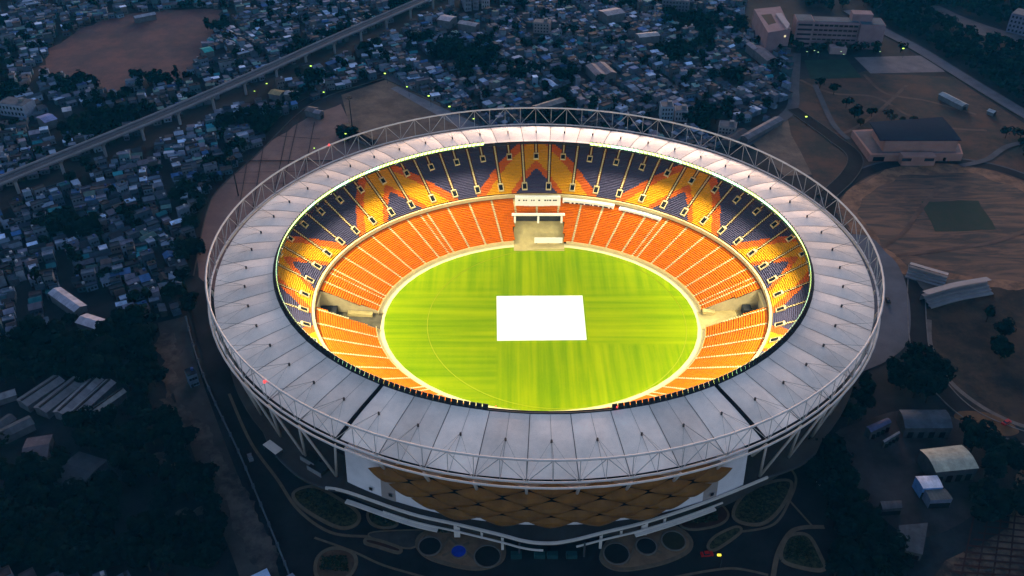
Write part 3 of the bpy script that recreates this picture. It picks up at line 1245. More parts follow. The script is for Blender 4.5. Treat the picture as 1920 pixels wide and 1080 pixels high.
sm = mth('ADD', mth('ADD', mx.outputs[0], mth('MULTIPLY', mth('SUBTRACT', big.outputs[0], .5), .35)), mth('MULTIPLY', mth('SUBTRACT', fine.outputs[0], .5), .12))
cr = n_.new('ShaderNodeValToRGB')
cr.color_ramp.elements[0].position = .28
cr.color_ramp.elements[0].color = (.11, .215, .0, 1)
cr.color_ramp.elements[1].position = .72
cr.color_ramp.elements[1].color = (.25, .32, .0, 1)
l_.new(sm, cr.inputs[0])
l_.new(cr.outputs[0], pb.inputs['Base Color'])
b = MB()
b.quad(*[E(i * NB / 144, FA, FB, .72) for i in range(144)])
tag(b.build('cricket_field', mg), kind='structure')
b = MB()
b.tube([(21.7 + 63 * cos(2 * pi * i / 120), -1 + 62.4 * sin(2 * pi * i / 120), .8) for i in range(120)], .16, 4, True)
tag(b.build('boundary_rope', mat('rope_yellow', (.30, .34, .01), .8, .1, 1)), 'thin yellow boundary rope laid in a circle on the green turf', 'rope')
b = MB()
cv = [at(931, 555, .9), at(1092, 554, .9), at(1100, 637, .9), at(932, 638.5, .9)]
cv = [cv[3], cv[2], cv[1], cv[0]]
nx_, ny_ = 16, 12
for i in range(nx_):
    for j in range(ny_):
        def cp(a, c):
            p = (cv[0] * (1 - a) + cv[1] * a) * (1 - c) + (cv[3] * (1 - a) + cv[2] * a) * c
            return (p.x, p.y, .80 + .12 * (mnoise.noise((p.x * .3, p.y * .3, 2)) + .6))
        b.quad(cp(i / nx_, j / ny_), cp((i + 1) / nx_, j / ny_), cp((i + 1) / nx_, (j + 1) / ny_), cp(i / nx_, (j + 1) / ny_))
b.quad((cv[0].x, cv[0].y, .7), (cv[1].x, cv[1].y, .7), (cv[1].x, cv[1].y, .82), (cv[0].x, cv[0].y, .82))
tag(b.build('pitch_cover', mat('cover_sheet', (.86, .88, .80), .6, .03, .2), None, True), 'large white rectangular cover spread over the pitch in the middle of the field', 'pitch cover')
ss = thing('sight_screen', 'white sight screen standing before the far players area', 'sight screen', (20.0, 66.6, .8))
b = MB()
b.box(0, 0, .8, 15.4, .35, 3.4)
b.build('screen_board', M_gloss, ss)
b = MB()
for x in (-6.5, 0, 6.5):
    b.box(x, .9, 0, .2, 1.8, .3)
    b.box(x, .5, .2, .16, .16, 3.4)
b.build('support_frame', M_dark, ss)

# ------------------------------------------------------------------ floodlights on the inner rim
M_led = mat('led_lens', (.8, .9, .7), .4, .05, 1, emit=(.62, 1.0, .18), estr=.75)
M_led2 = mat('led_lens_cool', (.8, .9, .7), .4, .05, 1, emit=(.45, 1.0, .50), estr=.75)


def make_flood(mled):
    o = thing('floodlight', 'x', 'floodlight')
    b = MB()
    # local +x points into the bowl
    c, s_ = cos(.42), sin(.42)

    def tb(x0, x1, w_, z0, z1):
        vs = []
        for x, z in ((x0, z0), (x1, z0), (x1, z1), (x0, z1)):
            for y in (-w_, w_):
                vs.append((x * c + z * s_, y, -x * s_ + z * c + .5))
        return vs
    vs = tb(-.35, .1, 1.0, -1.0, 1.0)
    b.faces(vs, [(0, 2, 3, 1), (2, 4, 5, 3), (4, 6, 7, 5), (6, 0, 1, 7), (0, 6, 4, 2), (1, 3, 5, 7)])
    b.build('housing', M_dark, o)
    b = MB()
    vs = tb(.1, .2, .95, -.95, .95)
    b.faces(vs, [(0, 2, 3, 1), (2, 4, 5, 3), (4, 6, 7, 5), (6, 0, 1, 7), (0, 6, 4, 2), (1, 3, 5, 7)])
    b.build('lens', mled, o)
    b = MB()
    b.tube([(-.3, 0, -1.0), (-.2, 0, 1.9)], .14, 4)
    b.build('bracket', M_dark, o)
    learn(o)
    return o


fl = [make_flood(M_led), make_flood(M_led2)]
used = [False, False]
NF = 320
fi = 0
for i in range(NF):
    k = i * NB / NF
    if abs(k - 26) < 2.0 or k < 1.6 or k > NB - 1.6:
        continue
    wq = 1 if mnoise.noise((k * .9, 3.3, 1)) > .12 else 0
    if used[wq]:
        o = copy_tree(fl[wq])
    else:
        o = fl[wq]
        used[wq] = True
    p = E(k, IA - .9, IB - .9, IZ + .25)
    q = E(k, IA * .5, IB * .5, IZ)
    o.location = p
    o.rotation_euler = (0, 0, atan2(q.y - p.y, q.x - p.x))
    ph = (-90 + k * STEP) % 360
    tone = 'cool green white' if wq else 'yellow green'
    if 10 < ph < 76:
        z = 'far right inner rim of the roof'
    elif 104 < ph < 170:
        z = 'far left inner rim of the roof'
    elif 170 <= ph < 215:
        z = 'left inner rim of the roof'
    elif ph < 10 or ph > 325:
        z = 'right inner rim of the roof'
    elif ph < 270:
        z = 'near left roof rim, seen from behind'
    else:
        z = 'near right roof rim, seen from behind'
    if 'behind' in z:
        lb = ('charcoal' if wq else 'black') + ' floodlight on the ' + z
        g = ('cool' if wq else 'warm') + ' floodlights on the ' + z
    else:
        lb = tone + ' floodlight on the ' + z
        g = tone + ' floodlights on the ' + z
    tag(o, lb, 'floodlight', g)
    if fi % 5 == 0:
        ld = bpy.data.lights.get('FloodBeam')
        if not ld:
            ld = bpy.data.lights.new('FloodBeam', 'SPOT')
            ld.energy = FLOOD_W
            ld.color = (1.0, .90, .62)
            ld.spot_size = R(125)
            ld.spot_blend = .9
            ld.shadow_soft_size = .8
        lo = bpy.data.objects.new('flood_beam', ld)
        COL.objects.link(lo)
        lo.parent = o
        lo.location = (1.1, 0, -.3)
        lo.rotation_euler = Vector((cos(.72), 0, -sin(.72))).to_track_quat('-Z', 'Y').to_euler()
    fi += 1

# ------------------------------------------------------------------ other buildings
def vcmat():
    return M_vc


def colour_box(b, c):
    b.col = c


def shed(px, wd, h, label, col, cat='shed', name='long_shed', slats=False, wall=(.10, .10, .11), rise=1.2):
    """gabled building; px: the two ends of its ridge line as the photo shows them"""
    A, B = at(*px[0], h), at(*px[1], h)
    c = (A + B) / 2
    d = B - A
    L = d.length
    rz = atan2(d.y, d.x)
    t = thing(name, label, cat, (c.x, c.y, 0), rz)
    b = MB()
    b.col = wall
    b.box(0, 0, 0, L - .8, wd - .8, h - rise, top=False)
    e = h - rise
    for sx in (-1, 1):
        x = sx * (L / 2 - .4)
        y = wd / 2 - .4
        tri_ = [(x, -y, e), (x, y, e), (x, 0, h - .15)]
        b.quad(*(tri_ if sx > 0 else tri_[::-1]))
    b.build('wall', M_vc, t)
    b = MB()
    b.col = col
    n = max(2, int(L / 4))
    for i in range(n):
        x0, x1 = -L / 2 + L * i / n, -L / 2 + L * (i + 1) / n
        q = random.Random(i * 7 + int(L)).uniform(.8, 1.1)
        b.col = tuple(v * q for v in col)
        b.quad((x0, -wd / 2, e - .1), (x1, -wd / 2, e - .1), (x1, 0, h), (x0, 0, h))
        b.quad((x0, 0, h), (x1, 0, h), (x1, wd / 2, e - .1), (x0, wd / 2, e - .1))
    b.build('roof', M_vc, t)
    if slats:
        b = MB()
        b.box(0, 0, h - .1, L * .96, .9, .5)
        b.build('ridge_vent', M_dark, t)
    b = MB()
    b.box(L / 2 - .35, 0, 0, .25, min(3, wd * .5), min(2.6, e - .2))
    b.build('door', M_dark, t)
    return t


GREY1, GREY2, GREY3, PALE = (.20, .19, .20), (.12, .12, .13), (.07, .075, .085), (.38, .34, .36)
for px, wd, lb, c in (
        (((38, 752), (110, 704)), 8, 'leftmost long grey shed of the striped row in the lower left', GREY2),
        (((72, 765), (148, 706)), 8, 'second long grey shed from the left in the striped row', GREY2),
        (((108, 772), (182, 704)), 7, 'middle long pale shed of the striped row in the lower left', GREY1),
        (((134, 775), (207, 710)), 6, 'fourth long pale shed from the left in the striped row', GREY1),
        (((172, 768), (230, 727)), 4.5, 'rightmost narrow pale shed of the striped row in the lower left', (.27, .25, .23))):
    shed(px, wd, 5.5, lb, c, slats=True)
shed(((-10, 742), (28, 730)), 5, 4.5, 'short grey shed at the left edge just above the striped sheds', GREY1)
shed(((-5, 812), (58, 782)), 7, 5, 'long dull grey shed at the left edge below the striped sheds', GREY3)
shed(((-8, 796), (22, 776)), 6, 5, 'short dark shed at the left edge between two grey sheds', GREY3)
shed(((42, 840), (92, 832)), 14, 5, 'square dusty roofed house among the trees below the striped sheds', (.09, .075, .085), 'house', 'farmhouse')
shed(((120, 868), (175, 885)), 16, 5, 'broad dark blue grey roofed hall in the lower left grove', (.045, .05, .06), 'hall', 'hall')
shed(((1108, 118), (1128, 138)), 9, 8, 'left one of twin pale long roofs in the dense district behind the stadium', (.20, .17, .19))
shed(((1124, 115), (1147, 135)), 9, 8, 'right one of twin pale long roofs in the dense district behind the stadium', (.17, .15, .17))
shed(((1195, 64), (1234, 60)), 10, 8, 'long bright white roofed shed far behind the stadium, right of centre', (.42, .38, .38))
shed(((1130, 22), (1164, 16)), 16, 9, 'big pale grey roofed factory far behind the stadium near the top edge', (.30, .28, .31), 'factory', 'factory')
shed(((862, 38), (896, 44)), 9, 8, 'long pale pink roofed shed beside the far apartment towers', (.33, .28, .29))
shed(((826, 29), (850, 33)), 14, 8, 'short bright roofed warehouse right of the elevated railway near the top', (.38, .33, .36), 'warehouse', 'warehouse')
shed(((1003, 199), (1056, 183)), 8, 7, 'long pale shed standing right behind the far rim of the stadium', (.20, .175, .165))
shed(((1362, 262), (1395, 240)), 8, 5, 'low dark shed by the road fork behind the stadium', (.07, .06, .065))
shed(((1395, 255), (1462, 218)), 7, 5, 'long grey shed beside the tan plot behind the stadium', (.15, .14, .16))
shed(((1767, 172), (1812, 195)), 7, 5, 'pale open shed standing alone on the brown scrub at the right', (.24, .26, .28))
shed(((1855, 203), (1868, 208)), 5, 4, 'tiny white hut on the brown scrub beside the river road', (.35, .36, .37), 'hut', 'hut')
shed(((250, 30), (290, 22)), 7, 6, 'narrow bright roof at the top edge of the bare brown field', (.30, .30, .36))
shed(((378, 92), (396, 88)), 12, 7, 'bright teal roofed house right of the bare brown field', (.03, .30, .28), 'house', 'teal_house')
shed(((74, 222), (98, 214)), 14, 7, 'blue roofed house left of the elevated railway near the left edge', (.16, .19, .36), 'house', 'blue_house')
shed(((115, 203), (133, 200)), 8, 6, 'bright white roofed house left of the elevated railway', (.4, .38, .42), 'house', 'white_house')
shed(((150, 592), (188, 604)), 8, 6, 'lone white roofed shed at the edge of the black grove', (.40, .36, .40))
shed(((100, 540), (150, 575)), 7, 7, 'long white roofed building in the settlement above the black grove', (.30, .30, .36), 'building', 'row_building')
shed(((508, 168), (530, 172)), 9, 6, 'yellowish roofed house beside the elevated railway and the lit street lamps', (.30, .22, .11), 'house', 'yellow_house')
shed(((535, 170), (556, 172)), 8, 6, 'white roofed house between the yellow house and the dark trees', (.30, .29, .30), 'house', 'small_white_house')
shed(((575, 200), (592, 203)), 8, 6, 'left one of two dusty domed huts at the edge of the parking ground', (.13, .11, .11), 'hut', 'hut')
shed(((590, 205), (603, 208)), 6, 6, 'right one of two dusty huts at the edge of the parking ground', (.20, .17, .20), 'hut', 'hut')
shed(((642, 232), (698, 262)), 9, 4, 'low black roofed shed beside the tall mast behind the stadium', (.012, .012, .014))
shed(((1405, 78), (1420, 90)), 6, 8, 'short pale roof beside the pink institute', (.25, .22, .26))
shed(((1418, 84), (1450, 110)), 10, 8, 'long dusty pink roof left of the pink institute', (.15, .125, .145))


def rows_of_windows(t, name, x0, x1, y, z0, z1, nx, nz, m=None, wx=.6, out=-.05):
    """windows on the wall facing local -y"""
    for i in range(nx):
        for j in range(nz):
            b = MB()
            cx = x0 + (x1 - x0) * (i + .5) / nx
            cz = z0 + (z1 - z0) * (j + .5) / nz
            w_, h_ = (x1 - x0) / nx * wx, (z1 - z0) / nz * .5
            b.box(cx, y + out, cz - h_ / 2, w_, .12, h_)
            b.build(name, m or M_glass, t)


# pink institute
P0, P1 = at(1486, 87), at(1650, 93)
d = P1 - P0
L = d.length
inst = thing('institute_building', 'large pink five storey institute with recessed balconies and a low entrance porch', 'building', tuple((P0 + P1) / 2), atan2(d.y, d.x))
H = 20
for nm, x0, x1, y0, dp, h in (('stair_block', -L / 2, -L / 2 + L * .2, 0, 17, H + 1), ('balcony_block', -L / 2 + L * .2, -L / 2 + L * .72, 3, 13, H), ('end_block', -L / 2 + L * .72, L / 2, -.5, 18, H)):
    b = MB()
    b.box((x0 + x1) / 2, y0 + dp / 2, 0, x1 - x0 - .05, dp, h)
    o = b.build(nm, M_pink, inst)
    b = MB()
    b.box((x0 + x1) / 2, y0 + dp / 2 + .3, h + .02, x1 - x0 - 1.5, dp - 1.5, .3)
    b.build('roof_terrace', mat('terrace_blue', (.05, .08, .11), .9, .3, .1), o)
for j in range(5):
    b = MB()
    b.box(-L / 2 + L * .46, 2.2, 3.0 + j * 3.9, L * .52 - .3, 1.9, .9)
    b.build('balcony', M_pink, inst)
rows_of_windows(inst, 'balcony_opening', -L / 2 + L * .21, -L / 2 + L * .71, 3.0, .4, H - .6, 9, 5, M_black, .8)
for j in range(5):
    b = MB()
    b.box(-L / 2 + L * .1, -.08, 2.0 + 3.9 * j, L * .16, .2, 1.5)
    b.build('window_band', M_glass, inst)
b = MB()
b.box(-L * .02, -9, 0, 13, 10, 5)
b.build('porch', mat('porch_pink', (.28, .19, .19), .9, .15, .1), inst)
b = MB()
b.box(L * .25, 12, H, 16, 10, 6)
b.build('roof_tower', M_pink, inst)
b = MB()
b.box(-L * .12, 24, 0, L * .5, 9, 15)
b.build('rear_wing', mat('pale_lilac_wall', (.17, .15, .2), .9, .2, .1), inst)

q = [at(x, y, 19) for x, y in ((1414, 17), (1440, 61), (1483, 54), (1463, 12))]
c = sum(q, Vector()) / 4
wing = thing('courtyard_building', 'pink building with a dark courtyard and lit windows left of the big institute', 'building', (c.x, c.y, 0))
lq = [p - Vector((c.x, c.y, 0)) for p in q]
b = MB()
b.prism(lq, 0, 19)
b.build('wall', M_pink, wing)
b = MB()
hq = [at(x, y, 19) - Vector((c.x, c.y, 0)) for x, y in ((1427, 28), (1441, 47), (1455, 43), (1446, 26))]
b.quad(*[(p.x, p.y, 19.06) for p in hq])
b.build('courtyard', M_black, wing)  # flat black sheet on the solid roof, painted as the courtyard's shade
b = MB()
hq = [at(x, y, 20) - Vector((c.x, c.y, 0)) for x, y in ((1454, 26), (1476, 55), (1481, 46), (1465, 25))]
b.prism(hq, 19.1, 20.4)
b.build('roof_deck', mat('pale_roof', (.30, .25, .27), .9, .15, .1), wing)
M_lit = mat('lit_window', (.5, .45, .3), .5, emit=(1, .85, .45), estr=.15)
for px, py in ((1453, 57), (1458, 60), (1463, 63), (1471, 66)):
    p = at(px, py, 14)
    b = MB()
    b.box(p.x - c.x, p.y - c.y - 1.5, 13, 1.4, .6, 1.4)
    b.build('lit_window', M_lit, wing)

# sports hall with dark blue roof
hc = at(1710, 280)
hall = thing('sports_hall', 'pink sports hall with a wide dark blue roof and low flat side wings', 'hall', (hc.x, hc.y, 0))


def loc(px, z):
    return [at(x, y, z) - Vector((hc.x, hc.y, 0)) for x, y in px]


b = MB()
b.prism(loc([(1598, 244), (1632, 290), (1806, 289), (1800, 270), (1700, 238)], 5), 0, 5)
b.build('wing_wall', mat('hall_pink', (.30, .16, .13), .9, .2, .1), hall)
b = MB()
b.prism(loc([(1603, 247), (1635, 287), (1802, 286), (1797, 272), (1700, 243)], 5), 5.02, 5.12)
b.build('wing_roof', mat('wing_grey', (.10, .085, .095), .9, .3, .1), hall)
b = MB()
wl = loc([(1638, 236), (1660, 266), (1797, 266), (1770, 226)], 12)
b.prism(wl, 5, 12.5)
b.build('hall_wall', mat('hall_pink', (.24, .14, .135)), hall)
b = MB()
A, B_, C_, D_ = loc([(1630, 229), (1650, 263), (1803, 263), (1767, 219)], 13)
n = 10
for i in range(n):
    for j in range(6):
        def rp(u, v):
            p = (A * (1 - u) + D_ * u) * (1 - v) + (B_ * (1 - u) + C_ * u) * v
            return Vector((p.x, p.y, 13 + .5 * sin(pi * v)))
        b.quad(rp(i / n, (j + 1) / 6), rp((i + 1) / n, (j + 1) / 6), rp((i + 1) / n, j / 6), rp(i / n, j / 6))
E1, E2 = [A, B_, C_, D_], None
b.quad(*[(p.x, p.y, 12.6) for p in (B_, C_, D_, A)][::-1])
for p, q_ in ((B_, C_), (C_, D_), (D_, A), (A, B_)):
    b.quad((p.x, p.y, 12.6), (q_.x, q_.y, 12.6), (q_.x, q_.y, 13), (p.x, p.y, 13))
b.build('roof', mat('blue_roof', (.010, .018, .034), .95, .15, .3, spec=.02), hall)
fw = loc([(1632, 290), (1806, 289)], 5)
for i, (u0, u1, z0, z1) in enumerate(((.04, .16, .4, 3.4), (.36, .44, .3, 4.2), (.47, .58, .3, 3.6), (.62, .71, .3, 4.2), (.80, .83, .3, 2.6))):
    P, Q = fw[0].lerp(fw[1], u0), fw[0].lerp(fw[1], u1)
    b = MB()
    b.box((P.x + Q.x) / 2, (P.y + Q.y) / 2 - .1, z0, (Q - P).length, .25, z1 - z0)
    b.build('doorway', M_black, hall)
cb_ = loc([(1690, 283), (1752, 283)], 8)
b = MB()
b.box((cb_[0].x + cb_[1].x) / 2, cb_[0].y - 2, 0, (cb_[1] - cb_[0]).length, 6, 6.6)
b.build('entrance_block', mat('hall_pink', (.24, .14, .135)), hall)
for u in (.12, .8):
    P = cb_[0].lerp(cb_[1], u)
    b = MB()
    b.box(P.x, P.y - 5.1, 3.4, 6, .2, 2)
    b.build('window', M_glass, hall)


def barrel(px, z, label, col, name='storage_shed', bulge=1.4, wall=(.05, .05, .055)):
    q = [at(x, y, z) for x, y in px]     # rear left, rear right, front right, front left
    c = sum(q, Vector()) / 4
    t = thing(name, label, 'shed', (c.x, c.y, 0))
    q = [p - Vector((c.x, c.y, 0)) for p in q]
    b = MB()
    n = 8
    b.col = col

    def rp(u, v, dz=0):
        p = (q[0] * (1 - u) + q[1] * u) * (1 - v) + (q[3] * (1 - u) + q[2] * u) * v
        return Vector((p.x, p.y, z + bulge * sin(pi * v) + dz))
    for i in range(12):
        s_ = random.Random(i + len(label)).uniform(.9, 1.06)
        b.col = tuple(v * s_ for v in col)
        for j in range(n):
            b.quad(rp(i / 12, (j + 1) / n), rp((i + 1) / 12, (j + 1) / n), rp((i + 1) / 12, j / n), rp(i / 12, j / n))
    b.build('roof', M_vc, t)
    b = MB()
    b.col = wall
    ins = [p * .97 for p in q]
    b.prism([(p.x, p.y) for p in (ins[3], ins[2], ins[1], ins[0])], 0, z - .15)
    for u in (.012, .988):
        b.quad(*[rp(u, j / n, -.1) for j in range(n + 1)])
    b.build('wall', M_vc, t)
    for i in range(4):
        u = .15 + .23 * i
        P = ins[3].lerp(ins[2], u)
        b = MB()
        b.box(P.x, P.y - .08, .2, 2.2, .2, z * .55)
        b.build('bay_door', M_black, t)
    return t


barrel([(1685, 768), (1773, 768), (1787, 803), (1697, 803)], 6, 'slate blue curved roof shed at the top of the right hand yard', (.050, .062, .080))
barrel([(1724, 843), (1803, 834), (1836, 878), (1755, 886)], 7, 'cream curved roof shed in the middle of the right hand yard', (.40, .37, .28))
barrel([(1716, 893), (1757, 891), (1769, 914), (1731, 916)], 6, 'bright white roofed shed with a blue side in the right hand yard', (.62, .60, .66), wall=(.10, .22, .45), bulge=.3)
barrel([(1733, 918), (1772, 916), (1787, 936), (1745, 938)], 5, 'dusty grey roofed shed against the white roofed shed', (.12, .11, .10), bulge=.3, wall=(.12, .14, .2))
barrel([(1624, 800), (1664, 783), (1672, 792), (1633, 811)], 5, 'small navy roofed shed in the yard beside the dark trees', (.055, .065, .13), bulge=.5)
barrel([(1655, 826), (1686, 808), (1688, 812), (1658, 830)], 4, 'narrow pale canopy below the navy roofed shed', (.18, .18, .2), bulge=.2)
barrel([(1650, 940), (1690, 938), (1692, 952), (1655, 955)], 4, 'flat grey store hut at the foot of the right hand yard', (.06, .06, .07), bulge=.2)
barrel([(1685, 985), (1740, 980), (1730, 1040), (1690, 1030)], 4, 'slate grey low roof below the yard at the lower right', (.045, .055, .065), bulge=.2)

# twin curved stands of the side ground
for pts, wd, lb in (([(1703, 503), (1740, 514), (1775, 524)], 7, 'pale curved stand at the edge of the graded practice ground'),
                    ([(1738, 560), (1765, 552), (1800, 543), (1857, 533)], 8, 'long white curved stand facing the dark lower ground')):
    wp = [at(x, y, 4) for x, y in pts]
    c = sum(wp, Vector()) / len(wp)
    t = thing('small_stand', lb, 'stand', (c.x, c.y, 0))
    ln = smooth_line([(p.x - c.x, p.y - c.y) for p in wp], 6)
    A, B_ = strip_pts(ln, wd)
    b = MB()
    for s_ in range(4):
        z = 1 + s_
        for i in range(len(ln) - 1):
            f0, f1 = s_ / 4, (s_ + 1) / 4
            def lp(i, f):
                return (A[i][0] + (B_[i][0] - A[i][0]) * (1 - f), A[i][1] + (B_[i][1] - A[i][1]) * (1 - f))
            b.quad((*lp(i, f0), z), (*lp(i + 1, f0), z), (*lp(i + 1, f1), z), (*lp(i, f1), z))
            b.quad((*lp(i, f0), z - 1), (*lp(i + 1, f0), z - 1), (*lp(i + 1, f0), z), (*lp(i, f0), z))
    for i in range(len(ln) - 1):
        b.quad((*A[i], 0), (*A[i + 1], 0), (*A[i + 1], 4), (*A[i], 4))
    b.build('terrace', mat('stand_concrete', (.20, .19, .20), .9, .2, .1), t)
    b = MB()
    for i in range(len(ln) - 1):
        a, c2 = Vector((*A[i], 6)), Vector((*A[i + 1], 6))
        e, g = Vector((*ln[i], 6.6)), Vector((*ln[i + 1], 6.6))
        b.quad(a, c2, g, e)
    b.build('canopy', mat('stand_canopy', (.22, .21, .22), .8, .2, .1), t)
    for i in range(0, len(ln), 3):
        b = MB()
        b.tube([(*A[i], 3.5), (*A[i], 6)], .15, 5)
        b.build('post', M_dark, t)
sheet('stand_forecourt', W([(1705, 508), (1775, 526), (1850, 528), (1740, 555), (1725, 540)]), mat('stand_paving', (.085, .075, .068), .9, .3, .1), z=.8)


def block(px0, px1, dp, h, nx, nz, label, col, name='apartment_block', cat='building'):
    A, B_ = at(*px0), at(*px1)
    d = B_ - A
    c = (A + B_) / 2
    t = thing(name, label, cat, tuple(c), atan2(d.y, d.x))
    b = MB()
    b.col = col
    b.box(0, dp / 2, 0, d.length, dp, h)
    b.build('wall', M_vc, t)
    b = MB()
    b.col = (.08, .09, .11)
    b.box(0, dp / 2, h + .02, d.length - 1, dp - 1, .25)
    rf = b.build('roof', M_vc, t)
    b = MB()
    b.col = (.15, .15, .16)
    b.box(d.length * .2, dp * .6, h + .3, 3, 3, 2)
    b.build('water_tank', M_vc, rf)
    rows_of_windows(t, 'window', -d.length / 2 + .5, d.length / 2 - .5, 0, .6, h - .5, nx, nz, M_glass, .5)
    return t


block((872, 22), (884, 21), 12, 34, 3, 9, 'leftmost of the tall grey apartment towers at the top edge', (.16, .17, .21))
block((887, 19), (897, 19), 12, 34, 3, 9, 'middle one of the tall grey apartment towers at the top edge', (.14, .15, .19))
block((903, 17), (918, 17), 12, 34, 3, 9, 'rightmost pale apartment tower at the top edge', (.25, .24, .27))
block((1238, 226), (1262, 226), 9, 10, 4, 3, 'blue white apartment block behind the far right rim of the stadium', (.22, .27, .33))
block((1264, 228), (1288, 229), 9, 8, 4, 2, 'dusty white block right of the blue white apartment block', (.24, .25, .28))
block((1345, 252), (1378, 256), 10, 6, 5, 2, 'pale low house behind the far right rim of the stadium', (.24, .21, .21), 'town_house', 'house')
block((2, 216), (50, 222), 12, 9, 7, 2, 'white arcaded school at the left edge above the elevated railway', (.21, .24, .31), 'school', 'school')
block((1885, 60), (1930, 70), 18, 16, 6, 4, 'pale ornate building beyond the river road at the right edge', (.13, .13, .2), 'riverside_building')
block((1240, 20), (1290, 24), 16, 10, 8, 3, 'wide grey block near the top edge right of centre', (.10, .11, .14))
block((1000, 62), (1030, 64), 10, 9, 5, 3, 'small dusty block in the dense district far behind the stadium', (.20, .17, .18))

# ------------------------------------------------------------------ elevated railway
vl = smooth_line(VW, 10)
via = thing('elevated_railway', 'long elevated railway viaduct on single piers crossing the upper left', 'viaduct', (VW[2][0], VW[2][1], 0))
ox, oy = VW[2][0], VW[2][1]
vl = [(p[0] - ox, p[1] - oy) for p in vl]
ZD = 12.0


def vrib(w0, w1, z0, z1, name, m, side=1, par=None):
    b = MB()
    A, A2 = strip_pts(vl, 2 * w0)
    B_, B2 = strip_pts(vl, 2 * w1)
    P, Q = (A, B_) if side > 0 else (A2, B2)
    for i in range(len(vl) - 1):
        b.quad((*P[i], z1), (*Q[i], z1), (*Q[i + 1], z1), (*P[i + 1], z1))
        b.quad((*Q[i], z0), (*Q[i + 1], z0), (*Q[i + 1], z1), (*Q[i], z1))
        b.quad((*P[i], z0), (*P[i + 1], z0), (*P[i + 1], z1), (*P[i], z1))
    return b.build(name, m, via)


M_deck = mat('viaduct_concrete', (.22, .22, .25), .9, .2, .08)
b = MB()
A, B_ = strip_pts(vl, 9.6)
C_, D_ = strip_pts(vl, 4.5)
for i in range(len(vl) - 1):
    b.quad((*B_[i], ZD - .3), (*B_[i + 1], ZD - .3), (*A[i + 1], ZD - .3), (*A[i], ZD - .3))
    b.quad((*B_[i], ZD - .7), (*B_[i + 1], ZD - .7), (*B_[i + 1], ZD - .3), (*B_[i], ZD - .3))
    b.quad((*D_[i], ZD - 2.2), (*D_[i + 1], ZD - 2.2), (*B_[i + 1], ZD - .7), (*B_[i], ZD - .7))
    b.quad((*C_[i], ZD - 2.2), (*C_[i + 1], ZD - 2.2), (*A[i + 1], ZD - .7), (*A[i], ZD - .7))
    b.quad((*A[i], ZD - .7), (*A[i + 1], ZD - .7), (*A[i + 1], ZD - .3), (*A[i], ZD - .3))
b.build('deck', mat('deck_dark', (.07, .072, .085), .9, .3, .08), via)
vrib(4.8, 4.4, ZD - .9, ZD + .9, 'parapet', M_deck, 1)
vrib(4.8, 4.4, ZD - .9, ZD + .9, 'parapet', M_deck, -1)
M_track = mat('track_slab', (.15, .15, .17), .9, .3, .2)
for sd_ in (1, -1):
    vrib(1.1, 2.9, ZD - .28, ZD + .05, 'track_bed', M_track, sd_)
    vrib(1.5, 1.62, ZD + .05, ZD + .22, 'rail', M_dark, sd_)
    vrib(2.4, 2.52, ZD + .05, ZD + .22, 'rail', M_dark, sd_)
# piers every span
pr = [(x, y) for x, y in ((-62, 0), (32, 0), (117, 0), (196, 0), (268, 0), (336, 0), (400, 0), (460, 0), (519, 0), (574, 0), (627, 0), (677, 0), (725, 0), (770, 0), (812, 0), (851, 0))]
for x, _ in pr:
    best = min(vl, key=lambda q: abs(pj((q[0] + ox, q[1] + oy, 4))[0] - x))
    i = vl.index(best)
    nxt = vl[min(i + 1, len(vl) - 1)]
    prv = vl[max(i - 1, 0)]
    # refine along the segment
    seg = min(((prv, best), (best, nxt)), key=lambda s_: 0 if min(pj((s_[0][0] + ox, s_[0][1] + oy, 4))[0], pj((s_[1][0] + ox, s_[1][1] + oy, 4))[0]) <= x <= max(pj((s_[0][0] + ox, s_[0][1] + oy, 4))[0], pj((s_[1][0] + ox, s_[1][1] + oy, 4))[0]) else 1)
    xa, xb = pj((seg[0][0] + ox, seg[0][1] + oy, 4))[0], pj((seg[1][0] + ox, seg[1][1] + oy, 4))[0]
    f = 0 if xb == xa else max(0, min(1, (x - xa) / (xb - xa)))
    px_, py_ = seg[0][0] + (seg[1][0] - seg[0][0]) * f, seg[0][1] + (seg[1][1] - seg[0][1]) * f
    b = MB()
    b.tube([(px_, py_, 0), (px_, py_, 8.2)], 1.0, 10)
    an = atan2(nxt[1] - prv[1], nxt[0] - prv[0])
    nx1, ny1 = -sin(an), cos(an)
    vs = []
    for w_, z in ((1.0, 8.0), (2.6, ZD - 2.2)):
        for a_, b2 in ((-1, -1), (1, -1), (1, 1), (-1, 1)):
            vs.append((px_ + nx1 * w_ * a_ + cos(an) * 1.1 * b2, py_ + ny1 * w_ * a_ + sin(an) * 1.1 * b2, z))
    b.faces(vs, [(0, 1, 5, 4), (1, 2, 6, 5), (2, 3, 7, 6), (3, 0, 4, 7), (4, 5, 6, 7)])
    b.build('pier', mat('pier_concrete', (.22, .23, .26), .9, .2, .2), via)

# ------------------------------------------------------------------ lamps, masts
M_lamp = mat('sodium_lamp', (.8, .8, .3), .5, emit=(.55, 1.0, .08), estr=.45)


def street_lamp(px, py, label, h=8.0, r=.75, m=None):
    p = at(px, py, h)
    t = thing('street_lamp', label, 'street lamp', (p.x, p.y, 0))
    b = MB()
    b.tube([(1.2, 0, 0), (1.2, 0, h - .6), (.9, 0, h), (.4, 0, h + .1)], .13, 6)
    b.build('pole', M_dark, t)
    b = MB()
    b.tube([(.5, 0, h + .12), (-r * 1.2, 0, h + .12)], r * .62, 8)
    b.build('lamp_head', m or M_lamp, t)
    return t


